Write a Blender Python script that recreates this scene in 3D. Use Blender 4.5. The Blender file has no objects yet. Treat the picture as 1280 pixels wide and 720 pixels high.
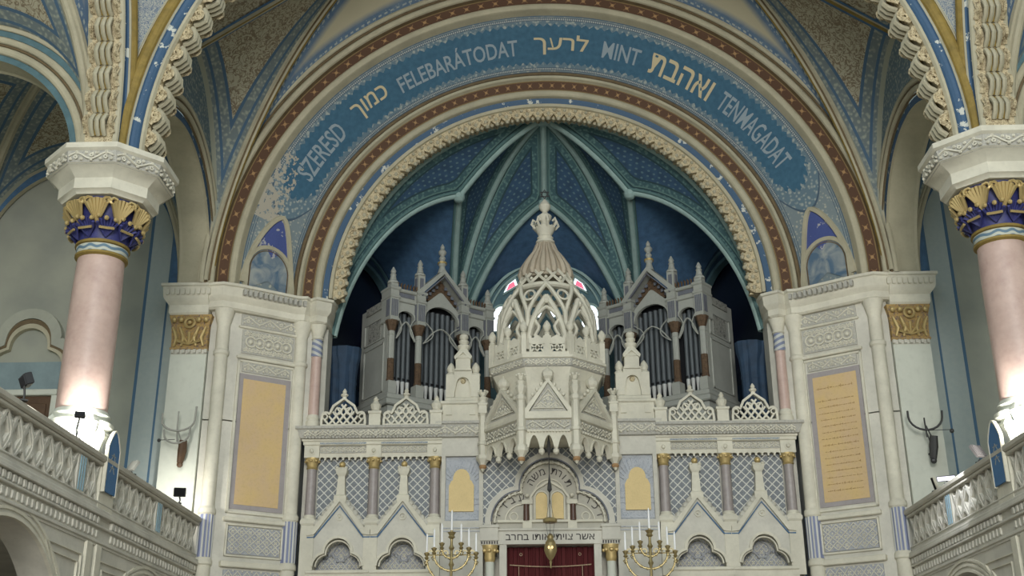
import bpy, math, random
from math import sin, cos, pi, radians, sqrt
from mathutils import Vector, Matrix
random.seed(7)
SC = bpy.context.scene
COL = SC.collection

# ------------------------------------------------------------------ camera (eye at z = 0, floor at z = -1.6)
cam_data = bpy.data.cameras.new('camera')
cam = bpy.data.objects.new('camera', cam_data); COL.objects.link(cam)
cam_data.sensor_width = 36.0; cam_data.lens = 36.0 * 1464 / 1280
cam_data.clip_end = 300
YAW, PITCH, ROLL = radians(1.587), radians(21.3), radians(-0.301)
fw = Vector((-sin(YAW) * cos(PITCH), cos(YAW) * cos(PITCH), sin(PITCH)))
rt = Vector((cos(YAW), sin(YAW), 0)); up = rt.cross(fw)
r2 = rt * cos(ROLL) + up * sin(ROLL); u2 = -rt * sin(ROLL) + up * cos(ROLL)
M4 = Matrix((r2, u2, -fw)).transposed().to_4x4(); M4.translation = Vector((-0.09, 0, 0))
cam.matrix_world = M4
SC.camera = cam

# ------------------------------------------------------------------ world, daylight, exposure
w = bpy.data.worlds.new('world'); SC.world = w; w.use_nodes = True
bg = w.node_tree.nodes['Background']
bg.inputs[0].default_value = (0.80, 0.93, 0.98, 1); bg.inputs[1].default_value = 0.62
SC.view_settings.view_transform = 'Standard'; SC.view_settings.look = 'None'
SC.view_settings.gamma = 1; SC.view_settings.use_curve_mapping = False
SC.view_settings.exposure = 1.0
def area(name, loc, target, sx, sy, power, color):
    d = bpy.data.lights.new(name, 'AREA'); d.shape = 'RECTANGLE'; d.size = sx; d.size_y = sy
    d.energy = power; d.color = color
    o = bpy.data.objects.new(name, d); COL.objects.link(o); o.location = loc
    o.rotation_euler = (Vector(target) - Vector(loc)).to_track_quat('-Z', 'Y').to_euler()
    return o
def spot(name, loc, target, power, angle, color, blend=0.6, size=0.05):
    d = bpy.data.lights.new(name, 'SPOT'); d.energy = power; d.spot_size = radians(angle); d.spot_blend = blend
    d.color = color; d.shadow_soft_size = size
    o = bpy.data.objects.new(name, d); COL.objects.link(o); o.location = loc
    o.rotation_euler = (Vector(target) - Vector(loc)).to_track_quat('-Z', 'Y').to_euler()
    return o
# area lamps added out of view, where side-arm and west windows would be
area('daylight_fill_left', (-20, 6, 9), (3, 24, 5), 7, 9, 3300, (0.86, 0.95, 1.0))
area('daylight_fill_right', (20, 6, 9), (-3, 24, 5), 7, 9, 1700, (0.88, 0.95, 1.0))
area('daylight_fill_west', (0, -16, 9), (0, 26, 7), 8, 10, 3300, (1.0, 0.97, 0.9))

# ------------------------------------------------------------------ node helpers
class X:
    def __init__(s, nt, so): s.nt, s.so = nt, so
    def op(s, o, *a):
        n = s.nt.nodes.new('ShaderNodeMath'); n.operation = o
        for i, v in enumerate((s,) + a):
            if isinstance(v, X): s.nt.links.new(v.so, n.inputs[i])
            else: n.inputs[i].default_value = v
        return X(s.nt, n.outputs[0])
    def __add__(s, b): return s.op('ADD', b)
    def __sub__(s, b): return s.op('SUBTRACT', b)
    def __mul__(s, b): return s.op('MULTIPLY', b)
    __rmul__ = __mul__; __radd__ = __add__
    def __rsub__(s, b): return (s * -1.0) + b
    def __gt__(s, b): return s.op('GREATER_THAN', b)
    def __lt__(s, b): return s.op('LESS_THAN', b)
    def fr(s): return s.op('FRACT')
    def ab(s): return s.op('ABSOLUTE')
    def mx(s, b): return s.op('MAXIMUM', b)
    def mn(s, b): return s.op('MINIMUM', b)
    def sn(s): return s.op('SINE')
    def fl(s): return s.op('FLOOR')
    def sq(s): return s.op('SQRT')
    def tri(s): return (s.fr() - 0.5).ab() * 2.0          # 0..1..0
def in_(x, a, b): return (x > a) * (x < b)
class Mat:
    def __init__(s, name, rough=0.75, metal=0.0):
        s.m = bpy.data.materials.new(name); s.m.use_nodes = True; s.nt = s.m.node_tree
        s.b = s.nt.nodes['Principled BSDF']; s.b.inputs['Roughness'].default_value = rough
        s.b.inputs['Metallic'].default_value = metal
    def uv(s, layer='UVMap'):
        n = s.nt.nodes.new('ShaderNodeUVMap'); n.uv_map = layer
        q = s.nt.nodes.new('ShaderNodeSeparateXYZ'); s.nt.links.new(n.outputs[0], q.inputs[0])
        return X(s.nt, q.outputs[0]), X(s.nt, q.outputs[1])
    def obj(s):
        n = s.nt.nodes.new('ShaderNodeTexCoord')
        q = s.nt.nodes.new('ShaderNodeSeparateXYZ'); s.nt.links.new(n.outputs['Object'], q.inputs[0])
        return X(s.nt, q.outputs[0]), X(s.nt, q.outputs[1]), X(s.nt, q.outputs[2])
    def tex(s, kind, scale, coord='Object', out=0, **kw):
        n = s.nt.nodes.new('ShaderNodeTex' + kind)
        for k, v in kw.items():
            if k in n.inputs: n.inputs[k].default_value = v
            else: setattr(n, k, v)
        n.inputs['Scale'].default_value = scale
        if coord == 'Object':
            t = s.nt.nodes.new('ShaderNodeTexCoord'); s.nt.links.new(t.outputs['Object'], n.inputs['Vector'])
        else:
            t = s.nt.nodes.new('ShaderNodeUVMap'); t.uv_map = 'UVMap'; s.nt.links.new(t.outputs[0], n.inputs['Vector'])
        return X(s.nt, n.outputs[out])
    def ramp(s, x, lo, hi):
        n = s.nt.nodes.new('ShaderNodeMapRange'); s.nt.links.new(x.so, n.inputs[0])
        n.inputs[1].default_value = lo; n.inputs[2].default_value = hi
        return X(s.nt, n.outputs[0])
    def mix(s, f, a, b):
        n = s.nt.nodes.new('ShaderNodeMix'); n.data_type = 'RGBA'
        for i, v in ((0, f), (6, a), (7, b)):
            if isinstance(v, X): s.nt.links.new(v.so, n.inputs[i])
            else: n.inputs[i].default_value = v if i == 0 else (*v, 1)
        return X(s.nt, n.outputs[2])
    def col(s, c):
        if isinstance(c, X): s.nt.links.new(c.so, s.b.inputs['Base Color'])
        else: s.b.inputs['Base Color'].default_value = (*c, 1)
        return s
    def bump(s, h, dist=0.02, strength=0.6):
        n = s.nt.nodes.new('ShaderNodeBump'); n.inputs['Strength'].default_value = strength
        n.inputs['Distance'].default_value = dist
        s.nt.links.new(h.so, n.inputs['Height']); s.nt.links.new(n.outputs[0], s.b.inputs['Normal'])
        return s
def sc3(c, k): return tuple(min(1, v * k) for v in c)
def stone(name, c, var=0.22, scale=1.6, rough=0.75, tint=None):
    m = Mat(name, rough)
    n = m.tex('Noise', scale, Detail=6.0, Roughness=0.6)
    n2 = m.tex('Noise', scale * 9, Detail=3.0)
    a = m.mix(m.ramp(n, 0.35, 0.7), c, tint or sc3(c, 1 - var))
    a = m.mix(m.ramp(n2, 0.5, 0.8) * 0.35, a, sc3(c, 0.7))
    return m.col(a).bump(n2, 0.006, 0.4).m
def carved(name, c, dark, scale=9, thr=(0.05, 0.28), depth=0.03):
    m = Mat(name, 0.8)
    v = m.tex('Voronoi', scale, feature='SMOOTH_F1')
    n = m.tex('Noise', scale * 1.6, Detail=2.0, Distortion=1.6)
    h = (v * 0.5 + (n - 0.5).ab() * 2.6)
    f = m.ramp(h, thr[0] + 0.28, thr[1] + 0.42)
    return m.col(m.mix(f, c, dark)).bump(f * -1.0, depth, 0.35).m
def plain(name, c, rough=0.7, metal=0.0): return Mat(name, rough, metal).col(c).m

CREAM = (0.47, 0.435, 0.315); STONE = (0.62, 0.60, 0.525)
MT = {}
MT['cream'] = stone('cream_paint', CREAM)
MT['stone'] = stone('pale_stone', STONE)
MT['stone2'] = stone('warm_ivory_stone', (0.70, 0.67, 0.555))
MT['plaster'] = stone('white_plaster', (0.62, 0.64, 0.56), 0.14, 0.8)
MT['grey_wall'] = stone('grey_green_plaster', (0.40, 0.41, 0.34), 0.25, 0.7, tint=(0.30, 0.31, 0.27))
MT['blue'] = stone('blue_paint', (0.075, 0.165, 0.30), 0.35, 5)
def chip(name, c, under, thr):
    m = Mat(name, 0.65); n = m.tex('Noise', 3.2, Detail=7.0, Roughness=0.65)
    n2 = m.tex('Noise', 22, Detail=2.0)
    return m.col(m.mix(n > thr, m.mix(n2 * 0.5, c, sc3(c, 0.6)), under)).m
MT['blue_chip'] = chip('flaking_blue_paint', (0.045, 0.105, 0.195), (0.55, 0.56, 0.50), 0.61)
MT['teal'] = stone('teal_paint', (0.10, 0.19, 0.22), 0.3, 4)
MT['gold_line'] = stone('ochre_gold_paint', (0.30, 0.21, 0.05), 0.4, 5)
MT['brown_line'] = stone('brown_line_paint', (0.16, 0.115, 0.06), 0.3, 5)
MT['stripe_blue'] = stone('pale_teal_stripe_paint', (0.22, 0.36, 0.44), 0.2, 4)
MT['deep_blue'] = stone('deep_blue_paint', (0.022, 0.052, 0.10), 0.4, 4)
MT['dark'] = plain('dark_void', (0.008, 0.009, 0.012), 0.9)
MT['carved'] = carved('carved_stone', (0.50, 0.485, 0.43), (0.33, 0.33, 0.31), 30)
MT['carved_fine'] = carved('finely_carved_stone', (0.50, 0.485, 0.43), (0.33, 0.33, 0.31), 38)
MT['carved_blue'] = carved('carved_stone_on_blue_ground', (0.43, 0.44, 0.45), (0.27, 0.29, 0.37), 30)
MT['carved_lapis'] = carved('lapis_panel', (0.40, 0.43, 0.52), (0.08, 0.11, 0.26), 10)
MT['ornate'] = carved('carved_gilt_plaster', (0.60, 0.51, 0.33), (0.17, 0.12, 0.06), 14)
MT['fabric_stone'] = stone('grey_stone', (0.38, 0.38, 0.34))
MT['gold_panel'] = stone('ochre_panel', (0.62, 0.45, 0.21), 0.12, 2.2, tint=(0.58, 0.42, 0.26))
MT['tablet'] = stone('gilt_tablet', (0.72, 0.56, 0.28), 0.08, 4)
MT['mauve'] = stone('mauve_border', (0.36, 0.33, 0.33), 0.15, 3)
MT['greyblue'] = carved('blue_grey_marbled_niche', (0.46, 0.48, 0.51), (0.37, 0.40, 0.45), 7)
MT['purple_marble'] = stone('mauve_marble', (0.36, 0.32, 0.31), 0.2, 8, 0.4)
m = Mat('pink_marble', 0.38)
n = m.tex('Noise', 3.0, Detail=7.0, Roughness=0.62); n2 = m.tex('Noise', 14, Detail=4.0)
m.col(m.mix(n2 * 0.5, m.mix(m.ramp(n, 0.35, 0.68), (0.56, 0.40, 0.345), (0.42, 0.275, 0.24)), (0.62, 0.5, 0.44)))
MT['pink'] = m.m
MT['brown_marble'] = stone('red_brown_marble', (0.10, 0.05, 0.035), 0.3, 9, 0.35)
MT['organ_white'] = stone('white_painted_wood', (0.40, 0.41, 0.37), 0.15, 1.4)
MT['organ_grey'] = stone('grey_inset_paint', (0.16, 0.17, 0.20), 0.2, 6)
MT['organ_brown'] = carved('brown_gilt_wood', (0.13, 0.08, 0.045), (0.05, 0.03, 0.018), 16)
MT['pipe'] = stone('dull_tin_pipe', (0.10, 0.115, 0.125), 0.2, 3, 0.42)
MT['pipe_foot'] = stone('bright_tin_pipe_foot', (0.55, 0.56, 0.54), 0.1, 3, 0.4)
MT['gold'] = Mat('gilt', 0.5, 0.45).col((0.50, 0.38, 0.17)).m
MT['brass'] = Mat('brass', 0.42, 0.65).col((0.36, 0.29, 0.14)).m
MT['lapis'] = stone('lapis_blue_paint', (0.045, 0.05, 0.20), 0.4, 8, 0.5)
MT['iron'] = plain('grey_iron', (0.06, 0.06, 0.06), 0.5, 0.4)
MT['black'] = plain('black_plastic', (0.01, 0.01, 0.012), 0.4)
MT['matt_black'] = plain('matt_black', (0.004, 0.004, 0.005), 0.95)
MT['wax'] = plain('white_wax', (0.86, 0.87, 0.88), 0.4)
MT['wood'] = stone('brown_wood', (0.11, 0.06, 0.03), 0.35, 6, 0.5)
MT['curtain'] = plain('dark_red_velvet', (0.085, 0.008, 0.010), 0.85)
MT['curtain_trim'] = plain('pale_braid', (0.45, 0.33, 0.22), 0.7)
MT['letter_dark'] = plain('dark_brown_letter', (0.04, 0.032, 0.03), 0.6)
MT['letter_pale'] = plain('pale_grey_blue_letter', (0.30, 0.37, 0.42), 0.7)
MT['letter_gold'] = plain('cream_gold_letter', (0.60, 0.52, 0.33), 0.6)
MT['floor'] = stone('stone_floor', (0.34, 0.29, 0.24), 0.2, 1)
def emis(name, c, s):
    m = Mat(name); m.col((0.02, 0.02, 0.02)); m.b.inputs['Emission Color'].default_value = (*c, 1)
    m.b.inputs['Emission Strength'].default_value = s; return m.m
MT['daylight'] = emis('daylit_glass', (0.80, 0.92, 1.0), 1.6)
MT['red_glass'] = emis('daylit_red_glass', (0.75, 0.10, 0.16), 1.0)
MT['lamp_glow'] = emis('lamp_flame', (1.0, 0.62, 0.25), 1.3)
MT['lamp_face'] = emis('lit_lamp_glass', (0.86, 0.84, 1.0), 1.2)
MT['dark_glass'] = plain('dark_leaded_glass', (0.006, 0.007, 0.02), 0.25)

# swept bands: UV = metres along, metres across
def uvstars():          # brown band with pale star crosses
    m = Mat('brown_band_with_stars', 0.7); u, v = m.uv()
    a = (u * 3.1).fr() - 0.5; b = (v - 0.13) * 3.1
    star = (((a + b).ab() * (a - b).ab()) < 0.012) * ((a * a + b * b) < 0.085)
    dot = (a * a + b * b) < 0.012
    edge = ((v - 0.13).ab() > 0.105)
    n = m.tex('Noise', 30)
    c = m.mix(star, (0.080, 0.034, 0.013), (0.24, 0.13, 0.055)); c = m.mix(dot, c, (0.40, 0.24, 0.10))
    c = m.mix(edge, c, (0.22, 0.15, 0.055)); return m.col(m.mix(n * 0.4, c, (0.09, 0.045, 0.02))).m
MT['brown_stars'] = uvstars()
def uvlace():           # blue grey speckled border, for severy margins
    m = Mat('lace_border', 0.75); n = m.tex('Voronoi', 14, feature='SMOOTH_F1')
    return m.col(m.mix(m.ramp(n, 0.2, 0.45), (0.34, 0.37, 0.33), (0.12, 0.18, 0.22))).m
MT['lace'] = uvlace()
def cone_mat():         # UV = (arc angle in degrees, 0..1 across)
    m = Mat('inscription_band_paint', 0.7); u, v = m.uv()
    n = m.tex('Noise', 9, Detail=4.0); vo = m.tex('Voronoi', 13, feature='SMOOTH_F1')
    ang = ((u - 90.0).ab() * -1.0) + 90.0               # from either springing
    blue = m.mix(m.ramp(n, 0.3, 0.75), (0.036, 0.112, 0.188), (0.055, 0.152, 0.240))
    lacec = m.mix(m.ramp(vo, 0.18, 0.42), (0.36, 0.40, 0.38), (0.13, 0.20, 0.25))
    field = m.mix(m.ramp(vo, 0.12, 0.36), (0.44, 0.44, 0.37), (0.20, 0.25, 0.27))
    vc = (v - 0.5).ab()                                  # 0 centre .. .5 edge
    # rounded end of the text field
    e = ang - 19.0 - vc * vc * 34.0
    zig = (u * 0.62).tri() * 0.055 + n * 0.03
    intext = ((vc + zig) < 0.375) * ((e - (v * 9).tri() * 1.6 - n * 3.0) > 0.0)
    inlace = (vc < 0.405) * (e > -2.6)
    c = m.mix(inlace, field, lacec); c = m.mix(intext, c, blue)
    pearl = in_(vc, 0.415, 0.445) * 1.0
    dots = (u * 2.4).fr() > 0.45
    pc = m.mix(dots, (0.11, 0.15, 0.20), (0.42, 0.45, 0.42))
    c = m.mix(pearl * (e > -3.0), c, pc)
    line = in_(vc, 0.405, 0.415) + in_(vc, 0.445, 0.456) + in_(vc, 0.475, 0.49) + in_(e, -3.2, -2.6) * (vc < 0.41)
    c = m.mix(line.mn(1.0), c, (0.06, 0.10, 0.15))
    # pale losses in the plaster near the left foot
    loss = ((n + (u * -0.012) + (vc * 0.15)) > 0.27) * in_(u, 14.0, 29.0) * (v < 0.46)
    c = m.mix(loss, c, (0.42, 0.39, 0.32))
    return m.col(c).m
MT['cone'] = cone_mat()
def severy_mat(name, centre, kind):
    """UVMap = (metres along, metres across), UV2 = (metres to edge A, metres to edge B)."""
    m = Mat(name, 0.75); u, v = m.uv(); dA, dB = m.uv('UV2')
    d = dA.mn(dB)
    n = m.tex('Noise', 5, Detail=5.0); vo = m.tex('Voronoi', 12, feature='SMOOTH_F1')
    if kind == 'apse':
        r_ = (v * 6.5); row = r_.fl(); a = (u * 5.6 + row * 0.5).fr() - 0.5; b = r_.fr() - 0.5
        star = (a * a + b * b) < 0.040
        c = m.mix(m.ramp(n, 0.35, 0.7), centre, sc3(centre, 0.72))
        c = m.mix(star, c, (0.115, 0.20, 0.245))
        lace = m.mix(m.ramp(vo, 0.2, 0.45), (0.15, 0.27, 0.265), (0.06, 0.13, 0.15))
        c = m.mix(in_(d, -1.0, 0.36), c, lace)
        c = m.mix(in_(d, 0.32, 0.37) + in_(d, 0.10, 0.13), c, (0.03, 0.07, 0.085))
        c = m.mix(in_(d, 0.13, 0.17), c, (0.14, 0.25, 0.24))
    elif kind == 'carpet':
        q = m.tex('Noise', 6.5, Detail=1.2, Distortion=1.6)
        h = (q - 0.5).ab()
        c = m.mix(m.ramp(h, 0.03, 0.085), (0.22, 0.175, 0.115), (0.45, 0.42, 0.31))
        lace = m.mix(m.ramp(vo, 0.2, 0.45), (0.33, 0.36, 0.31), (0.17, 0.21, 0.22))
        c = m.mix(d < 0.58, c, lace)
        ln = in_(d, 0.51, 0.59) + in_(d, 0.22, 0.29)
        c = m.mix(ln.mn(1.0), c, (0.07, 0.135, 0.22))
        c = m.mix(d < 0.12, c, (0.34, 0.35, 0.28))
    elif kind == 'flame':
        c = m.mix(m.ramp(n, 0.3, 0.7), (0.085, 0.15, 0.25), (0.14, 0.205, 0.285))
        dash = (u * 5.5).fr() > 0.5
        c = m.mix(in_(d, 0.17, 0.21) * dash, c, (0.36, 0.40, 0.38))
        c = m.mix((vo < 0.20) * in_(d, 0.06, 0.26), c, (0.26, 0.32, 0.36))
        c = m.mix(m.ramp(d, 0.27, 0.42), c, (0.48, 0.44, 0.31))
        c = m.mix(d < 0.04, c, (0.30, 0.30, 0.24))
    elif kind == 'lacefield':
        q = m.tex('Noise', 13, Detail=2.0, Distortion=2.5)
        c = m.mix(m.ramp((q - 0.5).ab(), 0.02, 0.08), (0.10, 0.15, 0.24), (0.40, 0.41, 0.37))
        c = m.mix(d < 0.05, c, (0.42, 0.42, 0.33))
    return m.col(c).m
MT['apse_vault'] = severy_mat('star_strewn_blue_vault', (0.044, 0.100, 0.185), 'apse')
MT['carpet_vault'] = severy_mat('arabesque_vault', (0.1, 0.1, 0.1), 'carpet')
MT['flame_vault'] = severy_mat('blue_and_cream_vault', (0.1, 0.1, 0.1), 'flame')
MT['pendentive'] = severy_mat('lace_pendentive', (0.1, 0.1, 0.1), 'lacefield')
def lattice_mat(name, ca, cb, k=5.2, wdt=0.13):
    m = Mat(name, 0.6); x, y, z = m.obj()
    a = ((x + z) * k).tri(); b = ((x - z) * k).tri()
    line = ((a < wdt) + (b < wdt)).mn(1.0)
    n = m.tex('Noise', 12)
    c = m.mix(line, m.mix(n, ca, sc3(ca, 0.5)), cb)
    return m.col(c).bump(line, 0.03, 1.0).m
MT['lattice'] = lattice_mat('silver_lattice_on_blue', (0.24, 0.265, 0.29), (0.60, 0.60, 0.55), 5.2, 0.17)
def mural():
    m = Mat('cloudy_blue_mural', 0.8); n = m.tex('Noise', 2.6, Detail=6.0, Distortion=0.8)
    return m.col(m.mix(m.ramp(n, 0.38, 0.64), (0.085, 0.15, 0.23), (0.33, 0.36, 0.35))).m
MT['mural'] = mural()
MT['lapis_worn'] = chip('worn_ultramarine', (0.07, 0.10, 0.30), (0.42, 0.42, 0.42), 0.60)
def endwall():         # plaster wall with a painted blue strip beside the pilaster
    m = Mat('end_wall_plaster', 0.85); x, y, z = m.obj()
    n = m.tex('Noise', 0.9, Detail=6.0); n2 = m.tex('Noise', 9, Detail=3.0)
    base = m.mix(m.ramp(n, 0.35, 0.7), (0.36, 0.37, 0.31), (0.27, 0.285, 0.25))
    ax = x.ab()
    strip = in_(ax, 8.5, 9.45)
    c = m.mix(strip, base, m.mix(n2, (0.43, 0.47, 0.44), (0.33, 0.395, 0.40)))
    ln = in_(ax, 8.86, 8.91) + in_(ax, 9.38, 9.45)
    c = m.mix(ln, c, (0.075, 0.15, 0.24))
    return m.col(c).m
MT['end_wall'] = endwall()
def stripe_mat(name, ca, cb, k):
    m = Mat(name, 0.7); x, y, z = m.obj()
    return m.col(m.mix(((x + y * 0.7) * k).fr() > 0.5, ca, cb)).m
MT['stripes'] = stripe_mat('blue_fluting', (0.23, 0.26, 0.40), (0.58, 0.58, 0.54), 11)
m = Mat('blue_white_spiral', 0.7); x, y, z = m.obj()
MT['spiral'] = m.col(m.mix(((x * 0.5 + z) * 7).fr() > 0.5, (0.20, 0.23, 0.34), (0.52, 0.53, 0.50))).m
m = Mat('wave_ring', 0.7); x, y, z = m.obj()
MT['wave'] = m.col(m.mix(((z * 10 + (x * 26).sn() * 0.18).fr()) > 0.5, (0.50, 0.52, 0.45), (0.12, 0.20, 0.27))).m

# ------------------------------------------------------------------ mesh builder
class MB:
    def __init__(s, T=None):
        s.v, s.f, s.mi, s.uv, s.uv2 = [], [], [], [], []
        s.T = T or (lambda x, y, z: (x, y, z))
    def add(s, vs, fs, mi=0, uv=None, uv2=None):
        b = len(s.v)
        s.v += [tuple(s.T(*p)) for p in vs]
        s.uv += uv if uv else [(p[0], p[2]) for p in vs]
        s.uv2 += uv2 if uv2 else [(0, 0)] * len(vs)
        for f in fs:
            s.f.append([b + i for i in f]); s.mi.append(mi)
        return s
    def box(s, x0, x1, y0, y1, z0, z1, mi=0, b=0.0):
        if b <= 0:
            vs = [(x, y, z) for z in (z0, z1) for y in (y0, y1) for x in (x0, x1)]
            return s.add(vs, [(0, 1, 3, 2), (4, 6, 7, 5), (0, 4, 5, 1), (2, 3, 7, 6), (0, 2, 6, 4), (1, 5, 7, 3)], mi)
        x0, x1 = sorted((x0, x1)); y0, y1 = sorted((y0, y1))
        rings = []
        for z, k in ((z0, b), (z0 + b, 0), (z1 - b, 0), (z1, b)):
            rings.append([(x0 + k, y0 + k, z), (x1 - k, y0 + k, z), (x1 - k, y1 - k, z), (x0 + k, y1 - k, z)])
        return s.rings(rings, mi)
    def rings(s, rings, mi=0, cap=True, closed=True):
        n = len(rings[0]); vs = [p for r in rings for p in r]; fs = []
        for i in range(len(rings) - 1):
            for j in range(n if closed else n - 1):
                k = (j + 1) % n
                fs.append((i * n + j, i * n + k, (i + 1) * n + k, (i + 1) * n + j))
        if cap:
            fs.append(tuple(range(n - 1, -1, -1))); fs.append(tuple(range((len(rings) - 1) * n, len(rings) * n)))
        return s.add(vs, fs, mi)
    def lathe(s, prof, c=(0, 0), n=16, mi=0, a0=0.0, flute=0.0, nf=8, cap=True):
        rr = []
        for r, z in prof:
            rr.append([(c[0] + r * (1 + flute * cos(nf * (a0 + 2 * pi * j / n))) * cos(a0 + 2 * pi * j / n),
                        c[1] + r * (1 + flute * cos(nf * (a0 + 2 * pi * j / n))) * sin(a0 + 2 * pi * j / n), z) for j in range(n)])
        return s.rings(rr, mi, cap)
    def ball(s, c, r, mi=0, n=8, sz=1.0):
        m_ = 5
        return s.lathe([(max(1e-4, r * sin(pi * i / m_)), c[2] - r * sz * cos(pi * i / m_)) for i in range(m_ + 1)], (c[0], c[1]), n, mi)
    def prism(s, poly, y0, y1, mi=0):           # poly of (x, z)
        return s.rings([[(x, y0, z) for x, z in poly], [(x, y1, z) for x, z in poly]], mi)
    def plan(s, poly, z0, z1, mi=0):            # poly of (x, y)
        return s.rings([[(x, y, z0) for x, y in poly], [(x, y, z1) for x, y in poly]], mi)
    def hwall(s, xs, top, bot, y0, y1, mi=0):   # slab between two height curves
        rr = [[(x, y0, bot(x)), (x, y0, top(x)), (x, y1, top(x)), (x, y1, bot(x))] for x in xs]
        return s.rings(rr, mi)
    def tube(s, path, r, n=6, mi=0, closed=False, flat=1.0):
        P_ = [Vector(p) for p in path]; N = len(P_); rr = []
        ref = None
        for i, p in enumerate(P_):
            if closed: t = (P_[(i + 1) % N] - P_[i - 1])
            else: t = P_[min(i + 1, N - 1)] - P_[max(i - 1, 0)]
            t = t.normalized() if t.length > 0 else Vector((0, 0, 1))
            if ref is None: ref = Vector((0, 1, 0)) if abs(t.y) < 0.8 else Vector((1, 0, 0))
            a = ref - t * ref.dot(t)
            a = a.normalized() if a.length > 1e-6 else t.orthogonal().normalized()
            ref = a; b = t.cross(a)
            rad = r[i] if isinstance(r, (list, tuple)) else r
            rr.append([tuple(p + a * (rad * flat * cos(2 * pi * (j + .5) / n)) + b * (rad * sin(2 * pi * (j + .5) / n))) for j in range(n)])
        if closed: rr.append(rr[0])
        return s.rings(rr, mi, cap=not closed)
    def bar(s, path, w, y0, y1, mi=0, closed=False):   # flat bar of width w along an (x, z) path between depths y0,y1
        N = len(path); rr = []
        for i in range(N):
            if closed: a, b = path[i - 1], path[(i + 1) % N]
            else: a, b = path[max(i - 1, 0)], path[min(i + 1, N - 1)]
            dx, dz = b[0] - a[0], b[1] - a[1]; L = sqrt(dx * dx + dz * dz) or 1
            nx, nz = -dz / L * w / 2, dx / L * w / 2
            x, z = path[i]
            rr.append([(x + nx, y0, z + nz), (x - nx, y0, z - nz), (x - nx, y1, z - nz), (x + nx, y1, z + nz)])
        if closed: rr.append(rr[0])
        return s.rings(rr, mi, cap=not closed)
    def arch(s, prof, mats, frames):
        """prof: [(r, d)] swept over frames [(ox, oz, dx, dz, u)]; UV = (u*r metres, metres across from segment start)."""
        for k in range(len(prof) - 1):
            (ra, da), (rb, db) = prof[k], prof[k + 1]
            L = sqrt((ra - rb) ** 2 + (da - db) ** 2)
            vs, uv, fs = [], [], []
            for i, (ox, oz, dx, dz, u) in enumerate(frames):
                vs += [(ox + dx * ra, da, oz + dz * ra), (ox + dx * rb, db, oz + dz * rb)]
                uv += [(u, 0), (u, L)]
                if i: fs.append((2 * i - 2, 2 * i - 1, 2 * i + 1, 2 * i))
            s.add(vs, fs, mats[k], uv)
        return s
    def patch(s, A, B, nv, mi=0, sag=None):
        n = len(A); vs, uv, uv2, fs = [], [], [], []; u = 0; prev = None
        def near(p, C):
            k = min(range(len(C)), key=lambda i: (p - C[i]).length_squared); best = (p - C[k]).length
            for i in (k - 1, k):
                if 0 <= i < len(C) - 1:
                    e = C[i + 1] - C[i]; L2 = e.length_squared
                    if L2 > 1e-9: t = max(0, min(1, (p - C[i]).dot(e) / L2)); best = min(best, (p - C[i] - e * t).length)
            return best
        CA = [Vector(p) for p in A]; CB = [Vector(p) for p in B]
        for i in range(n):
            a, b = Vector(A[i]), Vector(B[i]); wd = (b - a).length; mid = (a + b) / 2
            if prev is not None: u += (mid - prev).length
            prev = mid
            for j in range(nv + 1):
                q = j / nv; p = a.lerp(b, q)
                if sag: p = p + Vector(sag) * (4 * q * (1 - q) * wd)
                vs.append(tuple(p)); uv.append((u, q * wd)); uv2.append((near(p, CA), near(p, CB)))
        for i in range(n - 1):
            for j in range(nv):
                k = i * (nv + 1) + j
                fs.append((k, k + 1, k + nv + 2, k + nv + 1))
        return s.add(vs, fs, mi, uv, uv2)
    def rib(s, path, centre, prof, mats):
        """prof: [(b, n)] offsets, n positive towards centre."""
        P_ = [Vector(p) for p in path]; N = len(P_); C = Vector(centre); rows = []
        u = 0; us = []
        for i, p in enumerate(P_):
            t = (P_[min(i + 1, N - 1)] - P_[max(i - 1, 0)]).normalized()
            n = C - p; n = (n - t * n.dot(t)).normalized(); b = t.cross(n)
            rows.append([tuple(p + b * x + n * y) for x, y in prof])
            if i: u += (P_[i] - P_[i - 1]).length
            us.append(u)
        for k in range(len(prof) - 1):
            L = sqrt((prof[k][0] - prof[k + 1][0]) ** 2 + (prof[k][1] - prof[k + 1][1]) ** 2)
            vs, uv, fs = [], [], []
            for i in range(N):
                vs += [rows[i][k], rows[i][k + 1]]; uv += [(us[i], 0), (us[i], L)]
                if i: fs.append((2 * i - 2, 2 * i - 1, 2 * i + 1, 2 * i))
            s.add(vs, fs, mats[k], uv)
        return s
    def build(s, name, mats, parent=None, smooth=30, **props):
        me = bpy.data.meshes.new(name)
        me.from_pydata(s.v, [], s.f)
        if not isinstance(mats, (list, tuple)): mats = [mats]
        for k in mats: me.materials.append(MT[k] if isinstance(k, str) else k)
        me.polygons.foreach_set('material_index', s.mi)
        for nm, src in (('UVMap', s.uv), ('UV2', s.uv2)):
            l = me.uv_layers.new(name=nm); dat = []
            for lp in me.loops: dat += src[lp.vertex_index]
            l.data.foreach_set('uv', dat)
        me.update(); me.validate()
        if smooth:
            me.shade_smooth(); me.set_sharp_from_angle(angle=radians(smooth))
        o = bpy.data.objects.new(name, me); COL.objects.link(o)
        if parent: o.parent = parent
        for k, v in props.items(): o[k] = v
        return o
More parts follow.
